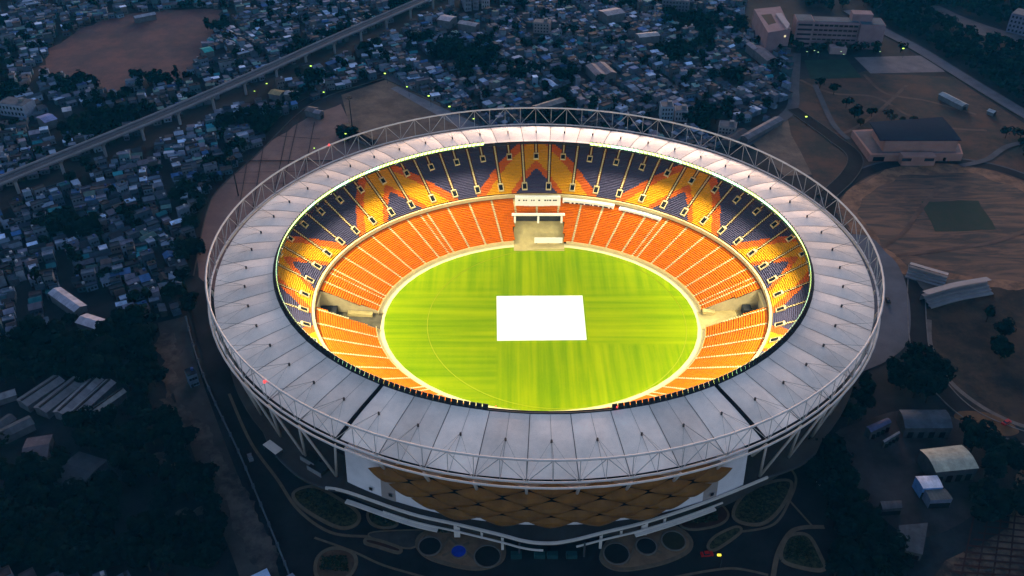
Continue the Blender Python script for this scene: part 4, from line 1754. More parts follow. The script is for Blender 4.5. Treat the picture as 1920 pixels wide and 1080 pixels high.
for px, py, lb in ((722, 138, 'lit street lamp at the corner where the two back roads meet'),
                   (763, 163, 'lit street lamp on the back road, first right of the corner lamp'),
                   (804, 180, 'lit street lamp on the back road, second right of the corner lamp'),
                   (843, 200, 'lit street lamp on the back road, closest to the stadium truss'),
                   (888, 223, 'lit street lamp seen through the far left truss of the stadium'),
                   (583, 124, 'lit street lamp just right of the elevated railway'),
                   (500, 157, 'lit street lamp beside the yellow roofed house'),
                   (607, 173, 'lit street lamp beside the dark trees behind the parking ground'),
                   (648, 251, 'lit street lamp in front of the low black shed'),
                   (589, 278, 'faint street lamp on the brick red parking ground'),
                   (477, 171, 'faint small street lamp left of the yellow roofed house'),
                   (1512, 219, 'lit street lamp at the point of the tan plot'),
                   (1694, 91, 'bright street lamp beside the river road and the institute'),
                   (1349, 1041, 'yellow street lamp on the dark drive in front of the stadium')):
    m = mat('yellow_lamp', (.8, .7, .1), .5, emit=(1, .8, .03), estr=.5) if px == 1349 else None
    big = px in (722, 843, 1512, 1694, 1349, 804, 583)
    street_lamp(px, py, lb, r=.62 if big else .45 if px not in (589, 477) else .3, m=m)
for i, (x, y) in enumerate(((1513, 97), (1527, 95), (1534, 98), (1577, 97), (1582, 102), (1650, 97))):
    street_lamp(x, y, '%s small garden lamp from the left along the institute front' % ['first', 'second', 'third', 'fourth', 'fifth', 'sixth'][i], h=4, r=.38, m=mat('dim_lamp', (.6, .7, .4), .5, emit=(.6, .9, .45), estr=.15))
for px, py, top, lb in ((447, 367, 296, 'tall dark lighting mast on the parking ground left of the stadium'), (661, 243, 182, 'tall dark lighting mast beside the low black shed')):
    p = at(px, py)
    z = 10
    while pj((p.x, p.y, z))[1] > top:
        z += .5
    t = thing('lighting_mast', lb, 'mast', tuple(p))
    b = MB()
    b.tube([(0, 0, 0), (0, 0, z)], .45, 8, r2=.25)
    b.build('mast', M_dark, t)
    b = MB()
    b.tube([(1.6 * cos(a), 1.6 * sin(a), z - .5) for a in [i * pi / 4 for i in range(8)]], .22, 5, True)
    b.tube([(-1.6, 0, z - .5), (1.6, 0, z - .5)], .12, 4)
    b.tube([(0, -1.6, z - .5), (0, 1.6, z - .5)], .12, 4)
    b.build('head_frame', M_dark, t)
    for i in range(8):
        b = MB()
        b.box(1.9 * cos(i * pi / 4), 1.9 * sin(i * pi / 4), z - 1.0, .8, .8, .8, i * pi / 4)
        b.build('lamp', M_dark, t)

# ------------------------------------------------------------------ front gardens
M_bed = mat('planted_bed', (.045, .045, .018), .95, col2=(.006, .008, .006), scale=.5)
M_path = mat('garden_path', (.16, .095, .055), .9, .25, .3)
M_bedk = mat('bed_kerb', (.11, .078, .050), .9, .2, .4)


def bed(name, px, m=M_bed, kerb=1.6, z=.75):
    p = smooth_poly(W(px), 5)
    b = MB()
    b.quad(*[(q[0], q[1], z) for q in p])
    L_, Q_ = strip_pts(p + [p[0]], kerb)
    b.m = 1
    for i in range(len(p)):
        b.quad((*Q_[i], z + .12), (*Q_[i + 1], z + .12), (*L_[i + 1], z + .12), (*L_[i], z + .12))
        b.quad((*Q_[i], .3), (*Q_[i + 1], .3), (*Q_[i + 1], z + .12), (*Q_[i], z + .12))
        b.quad((*L_[i], .3), (*L_[i + 1], .3), (*L_[i + 1], z + .12), (*L_[i], z + .12))
    return tag(b.build(name, [m, M_bedk]), kind='structure')


bed('garden_bed', [(552, 925), (590, 915), (640, 940), (672, 965), (668, 985), (640, 992), (600, 975), (560, 948)], kerb=1.3)
bed('garden_bed', [(692, 962), (730, 968), (745, 985), (720, 992), (695, 982)], kerb=1.0)
bed('garden_bed', [(1375, 960), (1400, 925), (1450, 905), (1482, 905), (1478, 930), (1455, 965), (1425, 985), (1385, 980)], kerb=1.3)
bed('garden_bed', [(1466, 1052), (1474, 1012), (1500, 1003), (1520, 1012), (1540, 1050), (1546, 1068), (1520, 1070)], kerb=1.4)
bed('garden_bed', [(592, 1075), (598, 1045), (625, 1030), (660, 1038), (668, 1060), (650, 1085), (610, 1095)], mat('brown_bed', (.07, .04, .025), .95, .5, .3), kerb=1.3)
bed('garden_bed', [(690, 1012), (718, 1018), (750, 1030), (746, 1038), (712, 1028), (686, 1020)], mat('red_bed', (.035, .014, .010), .95, .3, .3), kerb=1.2)
bed('garden_bed', [(1328, 1022), (1345, 1005), (1380, 990), (1388, 1000), (1350, 1028), (1332, 1034)], M_bed, kerb=1.0)
bed('circle_garden', [(782, 1020), (800, 1000), (850, 1000), (930, 1012), (945, 1030), (938, 1055), (900, 1068), (850, 1062), (800, 1045)], M_path, kerb=1.4)
bed('circle_garden', [(1128, 1040), (1150, 1010), (1200, 1000), (1260, 990), (1292, 1010), (1290, 1035), (1240, 1058), (1170, 1070), (1135, 1060)], M_path, kerb=1.4)
bed('front_plaza', [(700, 1000), (780, 996), (800, 1000), (770, 1030), (700, 1012)], mat('front_paving', (.04, .036, .032), .9, .3, .3), kerb=.5, z=.72)
bed('garden_bed', [(1290, 960), (1340, 945), (1365, 965), (1350, 985), (1300, 995), (1275, 985)], mat('red_bed', (.035, .014, .010)), kerb=.8)
for px, py, r, c, lb in ((806, 1024, 4.4, (.008, .008, .009), 'round dark planter, left one of three in the left circle garden'),
                         (860, 1034, 3.1, (.01, .03, .30), 'bright blue round basin in the middle of the left circle garden'),
                         (914, 1043, 5.0, (.010, .009, .009), 'round dark planter, right one of three in the left circle garden'),
                         (1156, 1038, 4.9, (.009, .008, .008), 'round dark planter, left one of three in the right circle garden'),
                         (1212, 1024, 4.0, (.008, .008, .010), 'round dark planter, middle one of three in the right circle garden'),
                         (1263, 1014, 4.6, (.022, .020, .009), 'round olive planter, right one of three in the right circle garden')):
    p = at(px, py, 1)
    t = thing('round_planter', lb, 'planter', (p.x, p.y, .6))
    b = MB()
    n = 28
    for i in range(n):
        a, a2 = 2 * pi * i / n, 2 * pi * (i + 1) / n
        for r0, r1, z0, z1 in ((r, r, .0, .7), (r, r - .45, .7, .7), (r - .45, r - .45, .7, .3)):
            b.quad((r0 * cos(a), r0 * sin(a), z0), (r0 * cos(a2), r0 * sin(a2), z0), (r1 * cos(a2), r1 * sin(a2), z1), (r1 * cos(a), r1 * sin(a), z1))
    b.build('rim', mat('planter_stone', (.12, .10, .085), .9, .2, .5), t)
    b = MB()
    b.col = c
    b.quad(*[((r - .4) * cos(2 * pi * i / n), (r - .4) * sin(2 * pi * i / n), .4) for i in range(n)])
    b.build('filling', M_vc, t)
for i, (a, c) in enumerate((((824, 1040), (842, 1010)), ((842, 1010), (895, 1055)), ((830, 1045), (880, 1020)), ((1175, 1060), (1195, 1015)), ((1195, 1015), (1240, 1040)), ((1225, 1045), (1245, 1000)))):
    road('garden_walk', W([a, c]), 1.0, M_bedk, z=.93 + .01 * i)
road('curved_walk', W([(1448, 1090), (1458, 1040), (1480, 1002), (1505, 991), (1545, 990)]), 1.8, M_bedk, z=.6)
road('diagonal_walk', W([(1474, 934), (1524, 990)]), .8, M_bedk, z=.62)
road('front_kerb', W([(1260, 1085), (1330, 1072), (1380, 1068), (1440, 1080)]), 1.0, M_bedk, z=.6)
road('front_drive_kerb', W([(590, 1010), (660, 1035), (720, 1062), (800, 1085)]), .9, M_bedk, z=.6)
road('left_kerb', W([(430, 740), (470, 830), (520, 900), (560, 958), (620, 1000), (690, 1008)]), 1.2, M_bedk, z=.6)
road('podium_kerb', W([(1480, 878), (1492, 900), (1482, 935), (1450, 985), (1380, 1000)]), 1.0, M_bedk, z=.6)

# boundary wall beside the left road
wl = smooth_line(W([(350, 600), (372, 680), (405, 760), (448, 850), (490, 950), (535, 1060), (560, 1130)]), 6)
c = wl[len(wl) // 2]
t = thing('boundary_wall', 'long thin bluish boundary wall along the dark road left of the stadium', 'wall', (c[0], c[1], 0))
b = MB()
A, B_ = strip_pts([(p[0] - c[0], p[1] - c[1]) for p in wl], .5)
for i in range(len(wl) - 1):
    b.quad((*A[i], 2), (*B_[i], 2), (*B_[i + 1], 2), (*A[i + 1], 2))
    b.quad((*B_[i], 0), (*B_[i + 1], 0), (*B_[i + 1], 2), (*B_[i], 2))
    b.quad((*A[i], 0), (*A[i + 1], 0), (*A[i + 1], 2), (*A[i], 2))
b.build('wall_panel', mat('wall_bluegrey', (.07, .085, .10), .9, .3, .2), t)
for i in range(0, len(wl), 2):
    b = MB()
    b.box(wl[i][0] - c[0], wl[i][1] - c[1], 0, .9, .9, 2.4)
    b.build('wall_pillar', mat('wall_bluegrey', (.07, .085, .10)), t)
# dark stripes of the parking ground
b = MB()
for (a, c2), wd in (((((398, 303), (640, 303))), 1.6), (((440, 250), (600, 262)), .6), (((500, 240), (470, 420)), .5), (((560, 222), (520, 400)), .5), (((400, 345), (620, 345)), .5), (((415, 325), (630, 322)), .4), (((540, 240), (505, 410)), .5), (((590, 230), (560, 380)), .5), (((470, 270), (440, 440)), .4)):
    P = W([a, c2])
    L_, Q_ = strip_pts(P, wd)
    b.quad((*Q_[0], .62), (*Q_[1], .62), (*L_[1], .62), (*L_[0], .62))
tag(b.build('parking_stripes', M_lotline), kind='structure')
b = MB()
for i in range(16):
    y = 905 + i * 12
    P = W([(1905 - i * 9, y), (2000, y + 16)])
    L_, Q_ = strip_pts(P, .8)
    b.quad((*Q_[0], .62), (*Q_[1], .62), (*L_[1], .62), (*L_[0], .62))
for i in range(5):
    P = W([(1900 + i * 22 - 60, 900 + 10 * i), (1800 + i * 30, 1090)])
    L_, Q_ = strip_pts(P, .6)
    b.quad((*Q_[0], .64), (*Q_[1], .64), (*L_[1], .64), (*L_[0], .64))
tag(b.build('lot_stripes', mat('stripe_red', (.03, .012, .010), .9, .1, .5)), kind='structure')
# things on the side terrace
p = at(513, 846, 9)
t = thing('awning', 'small white awning on the left end of the podium', 'awning', (p.x, p.y, 9.0), -.7)
b = MB()
b.box(0, 0, 2.2, 8, 3.5, .3)
b.build('awning_top', M_white, t)
for sx in (-1, 1):
    for sy in (-1, 1):
        b = MB()
        b.box(sx * 3.6, sy * 1.5, 0, .2, .2, 2.2)
        b.build('awning_post', M_dark, t)
for px, py, lb in ((585, 862, 'dark plant unit with pale frame beside the left V columns'), (598, 880, 'small grey plant unit at the podium edge left of the white wall')):
    p = at(px, py, 9)
    t = thing('plant_unit', lb, 'plant unit', (p.x, p.y, 9.0), -.6)
    b = MB()
    b.box(0, 0, 0, 7, 4.5, 1.6)
    b.build('casing', M_dark, t)
    b = MB()
    b.box(0, -2.5, 0, 7.4, .3, 2.1)
    b.build('screen', M_conc, t)

# ------------------------------------------------------------------ settlement and trees
rnd = random.Random(11)
BLOCKED = []
for q in (TLF, LOT, EVT, FORE, rgw, W([(1405, 262), (1478, 190), (1478, 100), (1395, 60), (1395, -20), (2200, -60), (2200, 1200), (1400, 1200), (1300, 300)])):
    BLOCKED.append(q)
STAD = [(E(i, 150, 138, 0).x * 1.0, E(i, 150, 138, 0).y) for i in range(NB)]
FRONT_ALL = W([(352, 560), (345, 500), (372, 400), (400, 350), (470, 288), (545, 215), (600, 180), (722, 141), (960, 262), (1300, 300), (1560, 1100), (500, 1100), (322, 600)])
BLOCKED.append(FRONT_ALL)
vline = smooth_line([p[:2] for p in VW], 10)


def near_line(p, line, r):
    return any((p[0] - q[0]) ** 2 + (p[1] - q[1]) ** 2 < r * r for q in line)


vdense = []
for i in range(len(vline) - 1):
    for j in range(4):
        vdense.append((vline[i][0] + (vline[i + 1][0] - vline[i][0]) * j / 4, vline[i][1] + (vline[i + 1][1] - vline[i][1]) * j / 4))
GROVE = W([(-30, 660), (60, 628), (150, 600), (345, 585), (330, 640), (360, 740), (420, 860), (470, 980), (520, 1090), (-40, 1090)])
SOLID = [o for o in bpy.data.objects if o.type == 'EMPTY' and o.get('category') in ('shed', 'house', 'hut', 'hall', 'building', 'factory', 'warehouse', 'school')]
solid = [(o.location.x, o.location.y) for o in SOLID]


def blocked(p):
    if any(inside(p, q) for q in BLOCKED):
        return True
    if near_line(p, vdense, 10.5):
        return True
    if near_line(p, solid, 15):
        return True
    return False


def nz(p, s, o=0):
    return mnoise.noise((p[0] * s, p[1] * s, o))


HAZE_TINT = (.80, 1.0, 1.15)  # blue of the hazy air, put into house roof and wall colours
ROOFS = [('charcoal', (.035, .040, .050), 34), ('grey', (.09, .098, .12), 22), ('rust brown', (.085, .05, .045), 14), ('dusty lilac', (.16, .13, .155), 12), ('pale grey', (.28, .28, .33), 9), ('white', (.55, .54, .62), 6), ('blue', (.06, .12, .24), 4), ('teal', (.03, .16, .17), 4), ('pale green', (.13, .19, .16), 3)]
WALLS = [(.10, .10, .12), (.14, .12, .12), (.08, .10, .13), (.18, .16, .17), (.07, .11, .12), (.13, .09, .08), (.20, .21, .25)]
ROOFS = [(n, tuple(a * b2 for a, b2 in zip(c, HAZE_TINT)), w_) for n, c, w_ in ROOFS]
WALLS = [tuple(a * b2 for a, b2 in zip(c, HAZE_TINT)) for c in WALLS]
TYPES = [('flat-roofed', 40), ('gabled', 26), ('lean-to', 22), ('two-storey', 12)]


def pick(tab):
    s_ = sum(t[-1] for t in tab)
    r = rnd.uniform(0, s_)
    for t in tab:
        r -= t[-1]
        if r <= 0:
            return t
    return tab[-1]


seeds = []
for i in range(420):
    seeds.append((rnd.uniform(-700, 420), rnd.uniform(-190, 640), rnd.choice((.55, .55, .6, .5, 2.1, .45)) + rnd.uniform(-.18, .18) if True else 0))
houses = []
spare = []
for si, (sx, sy, an) in enumerate(seeds):
    ca, sa = cos(an), sin(an)
    for iu in range(-11, 12):
        for iv in range(-14, 15):
            if iu % 7 == 6:
                continue
            u, v = iu * 6.7 + rnd.uniform(-1.5, 1.5), iv * 5.3 + rnd.uniform(-1.3, 1.3)
            p = (sx + u * ca - v * sa, sy + u * sa + v * ca)
            dd = (p[0] - sx) ** 2 + (p[1] - sy) ** 2
            if dd > 75 ** 2:
                continue
            if any((p[0] - q[0]) ** 2 + (p[1] - q[1]) ** 2 < dd - 1 for q in seeds):
                continue
            X, Y, dist = pj((p[0], p[1], 3))
            if Y < -55 or Y > 1130 or X < -150 or X > 2000:
                continue
            if blocked(p):
                continue
            g = inside(p, GROVE)
            tn = nz(p, .016, 5) + .5 * nz(p, .045, 9)
            if g:
                q = nz(p, .012, 21)
                near_corner = X < 260 and Y > 830
                if not (near_corner and q > -.12 and tn < .12):
                    spare.append(p)
                    continue
            if tn > .42 or rnd.random() < .07:
                spare.append(p)
                continue
            rc = pick(ROOFS)
            ty = pick(TYPES)[0]
            wv = rnd.uniform(3.2, 6.9)
            dv = rnd.uniform(3.0, 5.2)
            if rnd.random() < .06:
                wv *= 1.7
            h = rnd.uniform(2.8, 4.2) if ty != 'two-storey' else rnd.uniform(5.8, 8.2)
            houses.append(dict(p=p, an=an + rnd.uniform(-.13, .13), w=wv, d=dv, h=h, ty=ty, rc=rc, wc=rnd.choice(WALLS), X=X, Y=Y, dist=dist, size=wv * (dv + h) / dist ** 2, tint=rnd.uniform(.5, 1.3)))


def visible(hh):
    return 8 < hh['X'] < 1912 and 8 < hh['Y'] < 1070


hv = sorted([h for h in houses if visible(h)], key=lambda h: -h['size'])
hero = hv[:290]
hid = set(id(h) for h in hero)
rest = [h for h in houses if id(h) not in hid]


def house_wall(b, h):
    b.box(0, 0, 0, h['w'], h['d'], h['h'])


def house_roof(b, h):
    w_, d_, z = h['w'] + .5, h['d'] + .5, h['h']
    if h['ty'] == 'gabled':
        b.quad((-w_ / 2, -d_ / 2, z), (w_ / 2, -d_ / 2, z), (w_ / 2, 0, z + 1.3), (-w_ / 2, 0, z + 1.3))
        b.quad((-w_ / 2, 0, z + 1.3), (w_ / 2, 0, z + 1.3), (w_ / 2, d_ / 2, z), (-w_ / 2, d_ / 2, z))
        b.quad((w_ / 2 - .3, -d_ / 2, z), (w_ / 2 - .3, d_ / 2, z), (w_ / 2 - .3, 0, z + 1.25))
        b.quad((-w_ / 2 + .3, d_ / 2, z), (-w_ / 2 + .3, -d_ / 2, z), (-w_ / 2 + .3, 0, z + 1.25))
    elif h['ty'] == 'lean-to':
        b.faces([(-w_ / 2, -d_ / 2, z + .05), (w_ / 2, -d_ / 2, z + .05), (w_ / 2, d_ / 2, z + .9), (-w_ / 2, d_ / 2, z + .9), (w_ / 2, d_ / 2, z), (-w_ / 2, d_ / 2, z)], [(0, 1, 2, 3), (3, 2, 4, 5), (1, 4, 2), (0, 3, 5)])
    else:
        w_, d_ = h['w'] + .1, h['d'] + .1
        b.box(0, 0, z + .02, w_ - .5, d_ - .5, .12)
        for sx, sy, lx, ly in ((0, -1, w_, .22), (0, 1, w_, .22), (-1, 0, .22, d_ - .5), (1, 0, .22, d_ - .5)):
            b.box(sx * (w_ / 2 - .11), sy * (d_ / 2 - .11), z + .02, lx, ly, .55)


def xform(b, i0, p, an):
    c, s_ = cos(an), sin(an)
    for i in range(i0, len(b.v)):
        x, y, z = b.v[i]
        b.v[i] = (p[0] + x * c - y * s_, p[1] + x * s_ + y * c, z)


# the far and small ones, more than anyone could single out
b = MB()
for h in rest:
    i0 = len(b.v)
    b.col = tuple(c * h['tint'] for c in h['wc'])
    if h['dist'] < 560:
        house_wall(b, h)
    else:
        b.box(0, 0, 0, h['w'], h['d'], h['h'], top=False)
    b.col = tuple(c * h['tint'] for c in h['rc'][1])
    if h['dist'] < 560 or h['ty'] in ('gabled', 'lean-to'):
        house_roof(b, h)
    else:
        b.box(0, 0, h['h'] - .2, h['w'] + .3, h['d'] + .3, .4)
    b.col = (.012, .014, .02)
    for sx in (-.28, .1):
        b.quad((sx * h['w'], -h['d'] / 2 - .04, .9), (sx * h['w'] + 1.1, -h['d'] / 2 - .04, .9), (sx * h['w'] + 1.1, -h['d'] / 2 - .04, 2.2), (sx * h['w'], -h['d'] / 2 - .04, 2.2))
    if rnd.random() < .35:
        b.col = rnd.choice(((.02, .02, .025), (.3, .3, .33), (.05, .09, .2)))
        b.box(h['w'] * .25, h['d'] * .2, h['h'] + (.6 if h['ty'] != 'gabled' else .3), 1.3, 1.3, 1.1)
    xform(b, i0, h['p'], h['an'])
tag(b.build('settlement', M_vc), 'dense sea of small low houses spreading to the far edge of the picture', 'houses', kind='stuff')

ORD = ['nearest', 'second nearest', 'third nearest', 'fourth nearest', 'fifth nearest', 'sixth nearest', 'seventh nearest', 'eighth nearest', 'ninth nearest', 'tenth nearest', 'eleventh nearest', 'twelfth nearest', 'thirteenth nearest', 'fourteenth nearest', 'fifteenth nearest', 'sixteenth nearest']
sc_ = at(130, 735)
zones = {}
for h in hero:
    if inside(h['p'], GROVE) or h['Y'] > 760:
        zn, lm, lp = 'in the lower left grove', 'striped sheds', sc_
    elif h['X'] < 200:
        zn, lm, lp = 'in the far left settlement', 'striped sheds', sc_
    elif h['X'] < 700:
        zn, lm, lp = 'in the left settlement', 'stadium', Vector((X0 - 140, 0, 0))
    else:
        zn, lm, lp = 'behind the stadium', 'stadium', Vector((X0, 100, 0))
    h['zone'] = zn
    h['lm'] = lm
    h['ld'] = hypot(h['p'][0] - lp.x, h['p'][1] - lp.y)
    zones.setdefault((zn, h['rc'][0], h['ty']), []).append(h)
for key, hs in zones.items():
    hs.sort(key=lambda h: h['ld'])
    for i, h in enumerate(hs):
        kind = key[1] + ' ' + {'flat-roofed': 'flat-roofed house', 'gabled': 'gabled house', 'lean-to': 'lean-to house', 'two-storey': 'two-storey house'}[key[2]]
        if len(hs) == 1:
            h['label'] = 'the only ' + kind + ' ' + key[0]
        else:
            h['label'] = kind + ' ' + key[0] + ', ' + ORD[min(i, 15)] + ' the ' + h['lm']
CM = {}


def cmat(c):
    k = tuple(round(x, 3) for x in c)
    if k not in CM:
        CM[k] = mat('house_paint_%d' % len(CM), k, .85, .35, .35)
    return CM[k]


for h in hero:
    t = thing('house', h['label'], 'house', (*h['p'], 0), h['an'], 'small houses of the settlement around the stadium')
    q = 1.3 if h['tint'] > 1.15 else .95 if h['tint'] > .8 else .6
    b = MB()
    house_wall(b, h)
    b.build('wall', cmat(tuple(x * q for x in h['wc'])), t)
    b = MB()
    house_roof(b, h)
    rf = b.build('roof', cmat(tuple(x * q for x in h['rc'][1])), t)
    b = MB()
    b.box(-h['w'] * .3, -h['d'] / 2 - .03, 0, .95, .1, 2.1)
    b.build('door', M_dark, t)
    for fx in (.0, .3):
        b = MB()
        b.box(fx * h['w'], -h['d'] / 2 - .03, 1.0, 1.1, .1, 1.1)
        b.build('window', M_glass, t)
    if h['ty'] == 'two-storey':
        for fx in (-.3, .0, .3):
            b = MB()
            b.box(fx * h['w'], -h['d'] / 2 - .03, 4.2, 1.1, .1, 1.2)
            b.build('window', M_glass, t)
    if h['ty'] in ('flat-roofed', 'two-storey') and rnd.random() < .6:
        b = MB()
        zz = h['h'] + .14
        b.tube([(h['w'] * .25, h['d'] * .15, zz), (h['w'] * .25, h['d'] * .15, zz + 1.2)], .65, 8)
        b.build('water_tank', cmat(rnd.choice(((.02, .02, .02), (.35, .35, .38), (.04, .07, .2)))), rf)

# trees
M_bark = mat('bark', (.03, .022, .016), .95, .3, 2)


def leaf(b, p, s_, nrm, cl):
    n = Vector(nrm).normalized()
    a = n.cross(Vector((.3, .5, .81))).normalized()
    c = n.cross(a)
    b.col = cl
    b.quad(p + a * s_, p + c * s_ * .8, p - a * s_ * .9, p - c * s_ * .7)


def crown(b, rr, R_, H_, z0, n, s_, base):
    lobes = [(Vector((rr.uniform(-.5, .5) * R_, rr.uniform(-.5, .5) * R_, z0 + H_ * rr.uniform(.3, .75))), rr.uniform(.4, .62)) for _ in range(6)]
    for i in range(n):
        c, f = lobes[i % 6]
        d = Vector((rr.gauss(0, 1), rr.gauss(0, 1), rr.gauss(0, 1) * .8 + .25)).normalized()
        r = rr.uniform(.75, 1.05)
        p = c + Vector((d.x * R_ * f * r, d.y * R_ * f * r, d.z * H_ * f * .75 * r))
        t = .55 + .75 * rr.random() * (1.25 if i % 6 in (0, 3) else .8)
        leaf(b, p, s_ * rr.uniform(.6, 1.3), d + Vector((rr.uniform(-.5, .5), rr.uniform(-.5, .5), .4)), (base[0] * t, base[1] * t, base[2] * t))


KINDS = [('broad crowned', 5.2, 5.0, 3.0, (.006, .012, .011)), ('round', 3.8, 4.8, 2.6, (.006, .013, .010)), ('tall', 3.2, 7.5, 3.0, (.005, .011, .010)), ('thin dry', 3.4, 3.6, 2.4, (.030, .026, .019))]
protos = []
for ki, (nm, R_, H_, z0, base) in enumerate(KINDS):
    rr = random.Random(ki + 40)
    t = thing('tree', 'x', 'tree')
    b = MB()
    b.tube([(0, 0, 0), (.1, 0, z0 * .7), (0, .1, z0 + H_ * .5)], .35, 6, r2=.12)
    for a in range(4):
        an = a * 1.6 + ki
        b.tube([(0, 0, z0 * .8), (cos(an) * R_ * .3, sin(an) * R_ * .3, z0 + H_ * .35), (cos(an) * R_ * .55, sin(an) * R_ * .55, z0 + H_ * .55)], .16, 4, r2=.05)
    b.build('trunk', M_bark, t)
    b = MB()
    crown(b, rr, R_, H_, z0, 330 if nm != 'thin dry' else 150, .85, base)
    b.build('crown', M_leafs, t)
    learn(t)
    protos.append(t)

tpts = []


def scatter(poly, sp, prob, zone, noise_cut=-9, sc=.02, off=0, chk=None):
    xs = [p[0] for p in poly]
    ys = [p[1] for p in poly]
    x = min(xs)
    while x < max(xs):
        y = min(ys)
        while y < max(ys):
            p = (x + rnd.uniform(-.45, .45) * sp, y + rnd.uniform(-.45, .45) * sp)
            y += sp
            if not inside(p, poly) or rnd.random() > prob:
                continue
            if nz(p, sc, off) < noise_cut:
                continue
            if chk and chk(p):
                continue
            tpts.append((p, zone))
        x += sp


def near_solid(p):
    return near_line(p, solid, 11) or near_line(p, [h['p'] for h in houses if abs(h['p'][0] - p[0]) < 9 and abs(h['p'][1] - p[1]) < 9], 6.5)


VERGE = smooth_line(W([(322, 600), (345, 700), (385, 820), (430, 940), (480, 1060), (520, 1200)]))
scatter(GROVE, 6.2, .93, 'grove', -.28, .022, 7, lambda p: near_solid(p) or near_line(p, VERGE, 6.5) or inside(p, FORE) or any(inside(p, q) for q in DIRTS))
for p in spare:
    if not inside(p, GROVE):
        tpts.append((p, 'settlement'))
scatter(W([(348, 600), (335, 540), (352, 430), (365, 370), (392, 330), (400, 350), (378, 400), (352, 500), (362, 590)]), 6, .85, 'lot')
scatter(W([(395, 330), (450, 275), (520, 215), (560, 178), (600, 150), (612, 168), (590, 180), (545, 205), (470, 272), (400, 338)]), 6.5, .6, 'lot', -.15, .03, 2)
scatter(W([(1606, -60), (2150, -60), (2150, 320), (2060, 280), (1940, 212), (1862, 164), (1795, 122), (1725, 80), (1662, 46), (1612, 8)]), 7.6, .96, 'river', -.5, .012, 3, lambda p: inside(p, W([(1735, 12), (1800, 24), (1980, 76), (1980, 104), (1840, 72), (1740, 24)])) or near_line(p, solid, 16))
scatter(W([(1500, -60), (1600, -60), (1600, 15), (1560, 22), (1490, 20)]), 9, .7, 'river', -.1, .02, 3)
scatter(W([(1500, 850), (1545, 830), (1580, 890), (1612, 950), (1640, 1000), (1650, 1090), (1560, 1090), (1558, 1000), (1530, 905)]), 5.5, .95, 'yard')
scatter(W([(1640, 955), (1700, 960), (1680, 1000), (1700, 1090), (1640, 1090), (1620, 1000)]), 5.5, .9, 'yard', chk=near_solid)
scatter(W([(1672, 672), (1720, 655), (1760, 700), (1775, 752), (1700, 762), (1680, 740)]), 5.5, .97, 'yard')
scatter(W([(1790, 815), (1880, 825), (1925, 870), (1925, 960), (1860, 1000), (1800, 965), (1845, 900)]), 6, .85, 'yard', chk=near_solid)
scatter(W([(1575, 760), (1620, 745), (1640, 780), (1590, 800)]), 6, .6, 'yard')
scatter(W([(1800, 545), (1910, 548), (1990, 580), (1990, 700), (1900, 700), (1760, 620)]), 9, .35, 'yard', -.0, .02, 4, lambda p: pj((p[0], p[1], 0))[1] < 600)
scatter(W([(1640, 265), (1920, 250), (1990, 330), (1990, 350), (1820, 300), (1810, 270)]), 9, .6, 'right', -.1, .03, 4, lambda p: near_line(p, [tuple(hc)[:2]], 62))
scatter(W([(1480, 150), (1920, 215), (1920, 260), (1500, 240)]), 8, .28, 'right', .08, .02, 8, near_solid)
scatter(W([(1452, 75), (1490, 78), (1486, 100), (1455, 98)]), 6, .95, 'right')
scatter(W([(1490, 92), (1500, 90), (1640, 95), (1690, 98), (1690, 102), (1490, 100)]), 6, .6, 'right')
scatter(W([(-60, 80), (90, 70), (92, 90), (70, 140), (60, 170), (-60, 190)]), 8, .85, 'field', -.2, .02, 1, near_solid)
for px, py, n, r in ((135, 172, 12, 10), (145, 160, 8, 8), (310, 158, 8, 8), (268, 155, 8, 9), (400, 55, 8, 10), (20, 178, 16, 14), (590, 155, 14, 11), (822, 88, 26, 18), (955, 140, 26, 18), (1318, 225, 16, 11), (180, 435, 14, 9), (110, 425, 14, 10), (225, 195, 6, 8), (345, 365, 9, 8), (348, 480, 10, 9), (1170, 10, 18, 18), (700, 100, 12, 12), (1060, 150, 10, 10), (432, 312, 5, 4), (655, 262, 6, 5)):
    c = at(px, py)
    for i in range(n):
        a = rnd.uniform(0, 6.28)
        q = r * rnd.random() ** .5
        tpts.append(((c.x + q * cos(a) * 1.2, c.y + q * sin(a)), 'settlement' if px not in (432, 655) else 'lot'))
ts = []
for p, zn in tpts:
    X, Y, dist = pj((p[0], p[1], 4))
    if Y < -60 or Y > 1150 or X < -200 or X > 2150:
        continue
    ks = {'grove': (0, 1, 2, 1, 0), 'settlement': (0, 1, 2), 'lot': (1, 2, 0), 'river': (0, 1, 0), 'yard': (0, 1, 2, 0), 'right': (1, 3, 0), 'field': (0, 1)}[zn]
    ts.append(dict(p=p, z=zn, X=X, Y=Y, d=dist, k=rnd.choice(ks), s=rnd.uniform(.72, 1.25) * (1.15 if zn in ('grove', 'yard') else .95), a=rnd.uniform(0, 6.28)))
vis = sorted([t for t in ts if 10 < t['X'] < 1910 and 10 < t['Y'] < 1068], key=lambda t: -t['s'] * KINDS[t['k']][1] / t['d'])
heroT = vis[:285]
hid = set(id(t) for t in heroT)
ZT = {'grove': 'in the black grove', 'settlement': 'among settlement houses', 'lot': 'by the parking road', 'river': 'beyond the river road', 'yard': 'around the right sheds', 'right': 'on the right scrub', 'field': 'near the bare field'}
LMK = {'grove': ('striped sheds', at(130, 735)), 'settlement': ('striped sheds', at(130, 735)), 'lot': ('stadium', Vector((X0, 0, 0))), 'river': ('institute', at(1560, 80)), 'yard': ('cream shed', at(1780, 860)), 'right': ('sports hall', at(1710, 260)), 'field': ('elevated railway', at(60, 300))}
grp = {}
